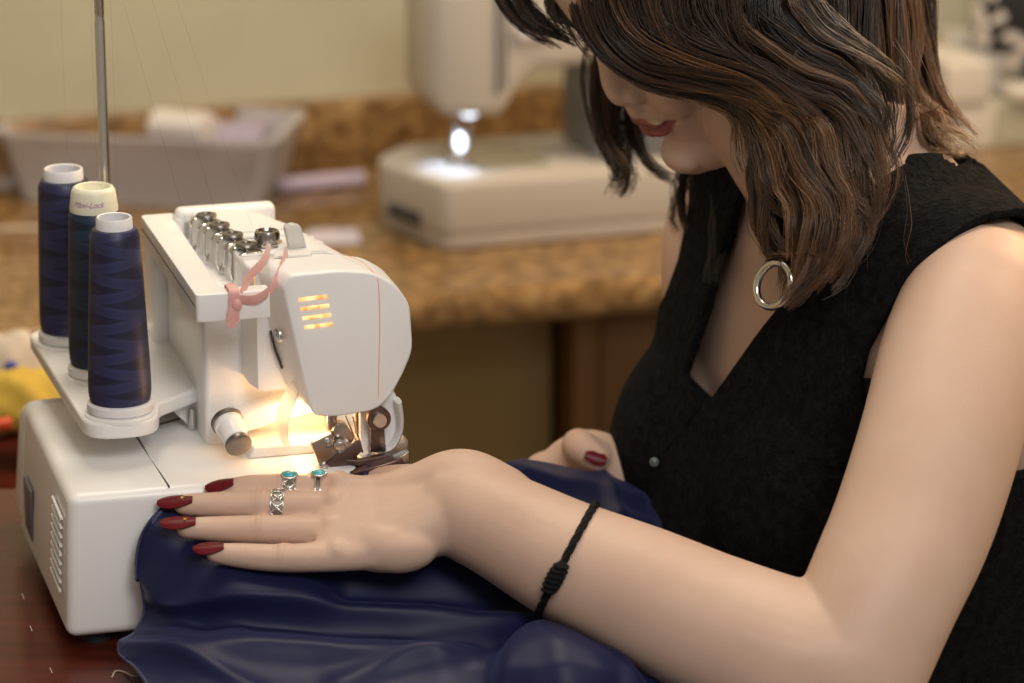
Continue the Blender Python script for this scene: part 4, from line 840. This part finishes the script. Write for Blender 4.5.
# ------------------------------------------------------------------ the navy cloth
cloth = mat('navy_satin', (.008, .011, .048), .48, spec=.24, Sheen_Weight=.12, Sheen_Roughness=.4, Sheen_Tint=(.35, .4, .9))
n = noise(cloth, 1800, 2); bump(cloth, n.outputs[0], .15, .0004)
NET = [[(176, 498, 2.120), (240, 489, 2.128), (320, 483, 2.140), (400, 480, 2.150), (470, 470, 2.17), (525, 462, 2.24), (575, 472, 2.30), (622, 484, 2.325), (652, 500, 2.33)],
       [(160, 511, 2.1065), (240, 512, 2.112), (320, 515, 2.122), (400, 512, 2.135), (470, 500, 2.15), (525, 490, 2.20), (580, 496, 2.25), (630, 510, 2.27), (660, 528, 2.27)],
       [(143, 536, 2.1025), (235, 552, 2.092), (320, 560, 2.098), (400, 560, 2.112), (470, 545, 2.13), (530, 530, 2.16), (585, 530, 2.19), (640, 545, 2.20), (680, 560, 2.20)],
       [(138, 566, 2.102), (230, 585, 2.078), (320, 592, 2.082), (400, 592, 2.092), (480, 582, 2.108), (545, 568, 2.128), (600, 565, 2.145), (655, 575, 2.15), (700, 590, 2.15)],
       [(146, 605, 2.102), (228, 617, 2.070), (320, 626, 2.068), (400, 630, 2.072), (490, 622, 2.082), (555, 610, 2.096), (610, 608, 2.108), (670, 615, 2.11), (715, 630, 2.11)],
       [(138, 632, 2.094), (222, 640, 2.058), (320, 650, 2.054), (405, 652, 2.056), (495, 645, 2.058), (560, 636, 2.062), (620, 640, 2.072), (680, 648, 2.08), (725, 660, 2.08)],
       [(122, 658, 2.080), (215, 664, 2.042), (318, 674, 2.038), (410, 678, 2.036), (500, 672, 2.034), (562, 664, 2.032), (626, 670, 2.044), (690, 680, 2.055), (735, 690, 2.06)],
       [(150, 690, 2.035), (225, 700, 2.010), (325, 708, 2.008), (415, 712, 2.004), (505, 710, 2.000), (570, 705, 1.998), (635, 712, 2.01), (700, 718, 2.02), (745, 725, 2.03)],
       [(165, 740, 1.965), (235, 750, 1.955), (330, 758, 1.955), (420, 760, 1.955), (510, 760, 1.95), (575, 758, 1.95), (640, 762, 1.955), (705, 765, 1.96), (750, 770, 1.965)]]
SU, SVv = 28, 30
rows = [catmull([P(*p) for p in row], SU) for row in NET]; cols = [catmull([rows[i][j] for i in range(len(rows))], SVv) for j in range(len(rows[0]))]
G = np.array(cols).transpose(1, 0, 2); nr, nc = G.shape[:2]
flat_ = G.reshape(-1, 3); px, dep = project(flat_)
du = np.gradient(G, axis=1).reshape(-1, 3); dv = np.gradient(G, axis=0).reshape(-1, 3); nn = np.cross(du, dv); nn /= np.linalg.norm(nn, axis=1, keepdims=True) + 1e-9
nn *= np.sign((nn * (CAM - flat_)).sum(1, keepdims=True))
disp = np.zeros(len(flat_))
import mathutils
def N3(p, k, s): return mathutils.noise.noise(Vector((p[0] * k + s, p[1] * k, p[2] * k)))
wpx = px + np.array([(5 * N3(p, 14, 2.2) + 2 * N3(p, 40, 5.1), 6 * N3(p, 13, 8.4) + 2 * N3(p, 38, 1.3)) for p in flat_])
def fold(pl, am, above, below):
    """a crest along pl, soft on one side and steep on the other (photo-scale widths)"""
    c = np.array(catmull([V(*q) for q in pl], 8)); d = polyline_dist(wpx, list(c)); k = np.argmin(((wpx[:, None] - c[None]) ** 2).sum(2), 1)
    t = np.gradient(c, axis=0)[k]; sg = t[:, 0] * (wpx[:, 1] - c[k][:, 1]) - t[:, 1] * (wpx[:, 0] - c[k][:, 0])
    return am * np.exp(-(d / np.where(sg > 0, below, above)) ** 1.6)
for pl, am, a_, b_ in [([(158, 596), (182, 614), (230, 606), (330, 606), (430, 616), (520, 622)], .0105, 24, 8), ([(200, 630), (300, 627), (420, 636), (490, 646)], -.007, 10, 12), ([(140, 664), (240, 652), (340, 657), (440, 666)], .0085, 20, 15),
                       ([(130, 652), (196, 666), (255, 692)], .0045, 8, 5), ([(150, 636), (190, 640), (240, 634)], .003, 7, 5), ([(340, 692), (400, 672), (470, 655)], .006, 14, 7), ([(350, 588), (470, 598), (550, 602)], -.016, 22, 20),
                       ([(156, 522), (182, 562), (236, 578)], .004, 14, 20), ([(520, 475), (580, 490), (640, 505)], .005, 12, 6), ([(556, 508), (600, 520), (650, 526)], .004, 9, 6), ([(600, 480), (618, 520)], .005, 8, 5)]:
    disp += fold(pl, am, a_, b_)
BUN = catmull([V(*q) for q in [(492, 705), (496, 668), (514, 643), (536, 633), (566, 638), (606, 652), (632, 672), (650, 705)]], 6); bs = sdf(wpx, BUN)
disp += .014 * sst(5, -16, bs) + .006 * sst(0, -45, bs) + fold([(540, 640), (556, 668), (566, 705)], .003, 14, 8) + fold([(585, 650), (606, 676), (612, 705)], -.003, 9, 12)
hand_free = sst(560, 600, px[:, 1] + .25 * np.maximum(0, px[:, 0] - 380)) 
nz = np.array([mathutils.noise.noise(Vector((p[0] * 9 + p[1] * 3, p[2] * 22 - p[0] * 10, 3.1))) + .5 * mathutils.noise.noise(Vector((p[0] * 22, p[2] * 46 - p[0] * 18, 7.7))) for p in flat_])
disp += nz * .0016 * (.25 + .75 * hand_free)
dg_ = disp.reshape(nr, nc)
for _ in range(10): dg_[1:-1, 1:-1] = (dg_[1:-1, 1:-1] * 2 + dg_[:-2, 1:-1] + dg_[2:, 1:-1] + dg_[1:-1, :-2] + dg_[1:-1, 2:]) / 6
flat2 = flat_ + nn * dg_.reshape(-1)[:, None]
flat2[:, 2] = np.maximum(flat2[:, 2], TABLE_Z + .0018)
# keep the cloth under the arm and hand
for i in range(len(flat2)):
    for _ in range(2):
        hit = BV.find_nearest(Vector(flat2[i]), .03)
        if hit[0] is None: break
        loc, nrml = np.array(hit[0]), np.array(hit[1]); s = float(np.dot(flat2[i] - loc, nrml))
        if s < .0012: flat2[i] = loc + nrml * .0016
        else: break
flat2[:, 2] = np.maximum(flat2[:, 2], TABLE_Z + .0012)
fc_ = [(i * nc + j, i * nc + j + 1, (i + 1) * nc + j + 1, (i + 1) * nc + j) for i in range(nr - 1) for j in range(nc - 1)]
clo = empty('cloth', flat2[(nr // 2) * nc + nc // 2] * V(1, 1, 0) + V(0, 0, TABLE_Z), 0, label='navy blue satin cloth being sewn, heaped under the left hand and forearm', cat='fabric')
co_ = link('cloth_panel', mesh_from(flat2, fc_), cloth, clo, True, 180); sl = co_.modifiers.new('t', 'SOLIDIFY'); sl.thickness = .0008
ed = flat2.reshape(nr, nc, 3)[:, 0]; m = MB(); m.tube(list(ed), .0011, 8)
for i in range(0, len(ed) - 1):
    for f in (0.0, .5):
        p = ed[i] * (1 - f) + ed[i + 1] * f; q = ed[i] * (1 - f - .3) + ed[i + 1] * (f + .3); nrm_ = nn.reshape(nr, nc, 3)[i, 0]
        m.tube([p + nrm_ * .0012, (p + q) / 2 - RT * .0012, q + RT * .0035 + nrm_ * .001], .00035, 5)
m.build('overlocked_edge', NAVYT, clo, True, 180)
# curl of white thread on the table
lint = mat('white_thread', (.6, .52, .46), .9, spec=.1)
def TP(x, y, h=.0006):
    d = (CAM[2] - TABLE_Z - h) / (-(FW[2] - (y - 341.5) / FPX * UP[2])); return P(x, y, d)
tag(MB().tube([TP(112, 677), TP(116, 671), TP(124, 672), TP(134, 676, .002), TP(144, 674), TP(150, 678)], .0005, 6, 6).build('thread_scrap', lint), 'curl of loose white thread lying on the dark table beside the cloth', 'thread')
for x, y, l in ((50, 670, 'short white lint fibre on the table below the vent slots'), (30, 628, 'tiny pale lint speck on the table near its left edge'), (22, 596, 'pale lint speck on the table behind the lower one')):
    tag(MB().tube([TP(x, y - 2), TP(x + 1, y), TP(x + 2, y + 3)], .0003, 6, 3).build('lint', lint), l, 'lint', 'lint on the dark table')
# ------------------------------------------------------------------ second sewing machine on the counter
def CP(x, y, z=COUNTER_Z):
    d = (CAM[2] - z) / (-(FW[2] - (y - 341.5) / FPX * UP[2])); return P(x, y, d)
A2 = CP(443, 253); Y2 = CY + math.radians(1.0)
beige = mat('beige_plastic', (.54, .49, .43), .4); greyp = mat('grey_panel', (.16, .16, .17), .45); darkp = mat('dark_recess', (.03, .03, .03), .6)
sm = empty('sewing_machine', A2, Y2, label='beige domestic sewing machine with lit needle on the granite counter behind the woman', cat='sewing machine')
base2 = MB().prism([(0, 0), (.40, 0), (.40, .17), (.01, .17), (-.03, .125), (-.032, .10)], .016, .066, axis=2, bev=.004, rnd=[.012, .01, .01, .02, .02, .02]).build('base', beige, sm)
MB().prism([(.002, .002), (.398, .002), (.398, .168), (.011, .168), (-.028, .124), (-.030, .102)], 0.001, .0175, axis=2, bev=.003, rnd=.012).build('plinth', beige, sm)
dd_ = V(-.032, .104, 0); q0 = V(0, 0, 0) + dd_ * .35; q1 = dd_ * .80; off = V(-.0008, -.0003, 0)
MB().tube([q0 + off + V(0, 0, .024), q1 + off + V(0, 0, .024)], .0065, 10).build('accessory_slot', darkp, sm)
MB().prism([(.045, .04), (.12, .04), (.12, .13), (.045, .13)], .0655, .0675, axis=2, bev=.0006).build('needle_plate', STEEL, sm)
def ring2(x, y0, y1, z0, z1): return [V(x, p[0], p[1]) for p in round_poly([(y0, z0), (y1, z0), (y1, z1), (y0, z1)], [.012, .012, .02, .016])]
hd2 = MB().rings([ring2(x, a, b_, c_, d_) for x, a, b_, c_, d_ in [(-.002, .045, .115, .142, .240), (.004, .035, .125, .132, .247), (.012, .030, .132, .125, .250), (.062, .026, .132, .122, .251), (.070, .027, .132, .126, .251), (.086, .028, .132, .152, .251), (.105, .03, .132, .164, .251), (.40, .03, .135, .166, .250)]]).build('head_and_arm', beige, sm, angle=30)
MB().tube([(.0625, .0255, .243), (.0630, .0245, .145)], .0022, 8).tube([(.070, .0255, .243), (.0705, .0255, .150)], .0014, 8).build('thread_slot', mat('slot_grey', (.2, .18, .17), .5), sm)
MB().lathe([(.011, 0), (.011, .007), (.0095, .009)], (.090, .0285, .206), (0, -1, 0), 24).build('tension_knob', CUFFW, sm); MB().lathe([(.008, 0), (.008, .006)], (.108, .0305, .205), (0, -1, 0), 20).build('thread_button', darkp, sm)
MB().prism([(.166, .042), (.40, .042), (.40, .14), (.166, .14)], .064, .168, axis=2, bev=.004).build('pillar', greyp, sm)
MB().lathe([(.0042, .09), (.0042, .130)], (.036, .078, 0), n=14).tube([(.05, .078, .130), (.05, .078, .068)], .0009, 8).build('needle_bar', STEEL, sm)
ft2 = MB().prism([(.026, .0695), (.050, .0695), (.046, .080), (.040, .092), (.033, .092), (.030, .080)], .066, .090, axis=1, bev=.001).build('presser_foot', STEEL, sm)
led = mat('cool_led_glow', (.9, .95, 1), .4, Emission_Color=(.72, .84, 1), Emission_Strength=3.5)
MB().ball((.040, .045, .123), (.008, .008, .004), n=14).build('lamp', led, sm)
MB().ball((.036, .062, .090), (.005, .005, .009), n=14).build('foot_glow', led, sm)  # glowing ball added where the presser foot is brightly lit
ll = bpy.data.lights.new('led_lamp', 'SPOT'); ll.energy = .34; ll.color = (.50, .70, 1); ll.spot_size = 1.5; ll.spot_blend = .8; ll.shadow_soft_size = .01
lo2 = bpy.data.objects.new('led_lamp', ll); COL.objects.link(lo2); lo2.parent = sm; lo2.location = (.030, .060, .118)
# ------------------------------------------------------------------ counter clutter
def loc2(x, y, z=COUNTER_Z): return CP(x, y, z)
binm = mat('clear_bin_plastic', (.76, .73, .74), .3, Transmission_Weight=.40, IOR=1.2, Alpha=1.0)
BO = loc2(138, 205); BY = -.16
bn = empty('storage_bin', BO, BY, label='clear plastic bin of folded fabric on the counter against the backsplash', cat='bin')
def shell(w0, d0, w1, d1, h, t):
    o0 = round_poly([(-w0, 0), (w0, 0), (w0, d0), (-w0, d0)], .02); o1 = round_poly([(-w1, -(d1 - d0) / 2), (w1, -(d1 - d0) / 2), (w1, d0 + (d1 - d0) / 2), (-w1, d0 + (d1 - d0) / 2)], .02); c_ = V(0, d0 / 2)
    R = [[V(*p, 0) for p in o0], [V(*p, h) for p in o1], [V(*(c_ + (p - c_) * 1.04), h + .002) for p in o1], [V(*(c_ + (p - c_) * 1.04), h + .006) for p in o1], [V(*(c_ + (p - c_) * .975), h + .006) for p in o1], [V(*(c_ + (p - c_) * .97), t) for p in o0]]
    return MB().rings(R)
shell(.125, .12, .14, .14, .066, .003).build('bin_body', binm, bn, angle=50)
def roll(name, label, cat, c, half, r, m, ang=0, flat=.5, group=None):
    d = V(math.cos(CY + ang), math.sin(CY + ang), 0) if name == 'fabric_roll' else V(math.cos(BY + ang), math.sin(BY + ang), 0); mb = MB(); mb.tube([c - d * half, c - d * half * .96, c + d * half * .96, c + d * half], [r * .75, r, r, r * .75], 18, flat=((0, 0, 1), (flat, 1)))
    o = mb.build(name, m, None, angle=60); return tag(o, label, cat, group)
lav = mat('lavender_cloth', (.42, .36, .46), .8); gry = mat('grey_cloth', (.33, .31, .31), .9); wht = mat('white_cloth', (.75, .70, .66), .9); mauve = mat('mauve_cloth', (.30, .24, .33), .9)
def inbin(a, b_, z): return np.array([BO[0], BO[1], COUNTER_Z]) + V(math.cos(BY), math.sin(BY), 0) * a + V(-math.sin(BY), math.cos(BY), 0) * b_ + V(0, 0, z)
roll('folded_fabric', 'grey folded fabric inside the clear bin, at its left end', 'fabric', inbin(-.07, .08, .028), .045, .045, gry, .1, .5, 'fabrics in the clear bin')
roll('folded_fabric', 'white folded fabric on top in the middle of the clear bin', 'fabric', inbin(.035, .05, .070), .030, .022, wht, -.2, .7, 'fabrics in the clear bin')
roll('folded_fabric', 'mauve folded fabric low in the middle of the clear bin', 'fabric', inbin(.03, .05, .026), .055, .040, mauve, .05, .55, 'fabrics in the clear bin')
roll('folded_fabric', 'lavender folded fabric in the clear bin near its right end', 'fabric', inbin(.08, .09, .045), .030, .035, lav, .1, .6, 'fabrics in the clear bin')
lr = loc2(322, 190) + V(0, 0, .0082); roll('fabric_roll', 'lavender rolled cloth lying on the counter right of the bin', 'fabric', lr, .045, .0085, mat('pale_lavender', (.60, .50, .62), .8), .05, .95)
pl_ = loc2(330, 240) + V(0, 0, .0015); m = MB(); 
m.prism([(-.03, -.025), (.03, -.02), (.025, .03), (-.02, .025)], 0, .002, axis=2); m.v = [v + pl_ for v in m.v]; tag(m.build('paper_slip', mat('pale_paper', (.66, .62, .72), .8)), 'pale lavender paper slip on the counter behind the overlock machine head', 'paper')
ru = loc2(14, 232) + V(0, 0, .001); m = MB(); m.prism([(-.20, -.010), (.055, .002), (.055, .012), (-.20, 0)], 0, .003, axis=2); m.v = [v + ru for v in m.v]; tag(m.build('ruler', mat('pale_wood', (.62, .50, .36), .6)), 'pale wooden ruler lying on the counter behind the thread cones', 'ruler')
# white shelf unit with tray and a black and white bag, far right
CB = loc2(968, 150); cb = empty('white_cabinet', (CB[0], CB[1], COUNTER_Z), CY, label='white cabinet with an overhanging tray standing on the counter at far right', cat='cabinet')
pz = 3500 / np.dot(CB - CAM, FW); s1 = 1 / pz
hgt = (150 - 104) / pz / .95
MB().box((-.024, 0, 0), (.030, .10, hgt), .003).build('body', whitewall, cb); MB().box((-.030, -.006, hgt), (.020, .10, hgt + .044), .003).build('tray', whitewall, cb); MB().box((.0205, 0.02, hgt + .002), (.045, .10, hgt + .044), .002).build('drawer', mat('pale_grey', (.45, .43, .42), .6), cb); MB().box((.0305, .004, 0), (.17, .10, hgt - .001), .002).build('side_panel', wallm, cb); MB().box((.0455, -.01, hgt + .0), (.16, .10, hgt + .012), .003).build('shelf', whitewall, cb)
bagm = mat('black_white_print', (.5, .5, .5), .8); N, Lk, b = nodes(bagm); n = noise(bagm, 38, 1, .4, dist=.3); r = ramp(bagm, n.outputs[0], [(.50, (.012, .012, .012)), (.53, (.78, .72, .66))]); basecol(bagm, r.outputs[0])
m = MB(); bc = np.array(MATS['white_cabinet'] @ Vector((.085, .05, hgt + .075)))
m.ball(bc, (.062, .042, .064), np.stack([CF, CD, Z], 1), 28).ball(bc + V(-.02, 0, .06), (.035, .03, .04), np.stack([CF, CD, Z], 1), 20); bag = link('cloth_bag', fuse(m, .005, 6), bagm, None, angle=180); tag(bag, 'black and white patterned cloth bag on the white cabinet shelf', 'bag')
# scraps on a low stool at far left, behind the overlock machine
SZ = .55; sq = P(8, 400, 2.72); st = empty('low_stool', (sq[0], sq[1], 0), 0, label='low stool carrying fabric scraps behind the overlock machine', cat='stool')
zz = sq[2] - .03; MB().box((-.22, -.14, zz - .03), (.10, .14, zz), .006).build('seat', mahog, st)
for sx in (-.19, .07):
    for sy in (-.11, .11): MB().lathe([(.014, 0), (.018, zz - .029)], (sx, sy, 0), n=14).build('leg', woodm, st)
def blob(name, label, cat, x, y, d, r, m, seed):
    mb = MB(); c = P(x, y, d); mb.ball(c, r, n=36); me = mb.mesh(); a = get_co(me)
    for i, p in enumerate(a): a[i] = c + (p - c) * (1 + .35 * mathutils.noise.noise(Vector(p) * 30 + Vector((seed, 0, 0))) + .16 * mathutils.noise.noise(Vector(p) * 75))
    a[:, 2] = np.maximum(a[:, 2], zz + .0008); set_co(me, a); o = link(name, me, m, None, angle=180); return tag(o, label, cat)
blob('fabric_scrap', 'yellow fabric scrap on the low stool, frontmost of the heap', 'fabric', 30, 405, 2.66, (.045, .03, .026), mat('yellow_cloth', (.62, .42, .06), .8), 1)
blob('fabric_scrap', 'cream fabric scrap heaped behind the yellow one', 'fabric', 6, 382, 2.74, (.05, .04, .04), mat('cream_cloth', (.62, .52, .42), .9), 4)
blob('fabric_scrap', 'maroon fabric scrap at the back of the heap', 'fabric', 24, 372, 2.78, (.022, .02, .03), mat('maroon_cloth', (.14, .05, .05), .9), 7)
blob('thread_bobbin', 'small blue bobbin on the cream fabric scrap', 'bobbin', 11, 366, 2.68, (.006, .006, .005), mat('blue_plastic', (.03, .05, .35), .4), 9)
tag(MB().lathe([(.004, -.005), (.005, -.004), (.005, .004), (.004, .005)], P(5, 424, 2.60), (1, .2, .1), 16).build('seam_clip', mat('orange_red_plastic', (.75, .08, .02), .4)), 'orange red clip lying at the front edge of the low stool', 'clip')
# ------------------------------------------------------------------ the woman's stool
hp_ = spine(-.44); sk = empty('swivel_stool', (hp_[0], hp_[1], 0), 0, label='black round swivel stool under the seated woman', cat='stool')
MB().lathe([(.05, hp_[2] - .17), (.17, hp_[2] - .165), (.19, hp_[2] - .14), (.185, hp_[2] - .115), (.15, hp_[2] - .10)], n=40).build('seat', RUBBER, sk); MB().lathe([(.028, .06), (.028, hp_[2] - .165)], n=20).build('column', STEEL, sk)
for k in range(5):
    a = 2 * PI * k / 5 + .3; lg = MB().tube([(0, 0, .08), (.14 * math.cos(a), .14 * math.sin(a), .07), (.25 * math.cos(a), .25 * math.sin(a), .05)], [.024, .02, .016], 10).build('leg', STEEL, sk); MB().lathe([(.02, -.012), (.026, -.008), (.026, .008), (.02, .012)], (.25 * math.cos(a), .25 * math.sin(a), .0265), (-math.sin(a), math.cos(a), 0), 18).build('caster', RUBBER, lg)
# ------------------------------------------------------------------ light
def area(name, loc, size, power, color, rot=(0, 0, 0)):
    l = bpy.data.lights.new(name, 'AREA'); l.shape = 'RECTANGLE'; l.size, l.size_y = size; l.energy = power; l.color = color
    o = bpy.data.objects.new(name, l); COL.objects.link(o); o.location = loc; o.rotation_euler = rot; return o
area('ceiling_panel', (.1, .45, 2.56), (1.2, .6), 14, (1, .94, .88), (math.radians(22), 0, 0))
area('front_fill_light', (.60, .05, 2.42), (.8, .6), 22, (1, .97, .95), (math.radians(54), 0, math.radians(16)))  # unseen frontal light, added to brighten the forearm and end cover
area('ceiling_panel', (1.4, 2.9, 2.56), (.9, .6), 17, (1, .84, .66))
area('ceiling_panel', (-.1, 2.5, 2.56), (.9, .6), 19, (1, .88, .72))
area('warm_lamp', (1.15, 3.0, 1.75), (.35, .35), 17, (1, .62, .30), (math.radians(70), 0, math.radians(150)))
W = bpy.data.worlds.new('world'); SC.world = W; W.use_nodes = True; bg = W.node_tree.nodes['Background']
bg.inputs[0].default_value = (1, .93, .86, 1); bg.inputs[1].default_value = .27
vs = SC.view_settings; vs.view_transform = 'Standard'; vs.look = 'None'; vs.gamma = 1; vs.exposure = 0.0; vs.use_curve_mapping = False
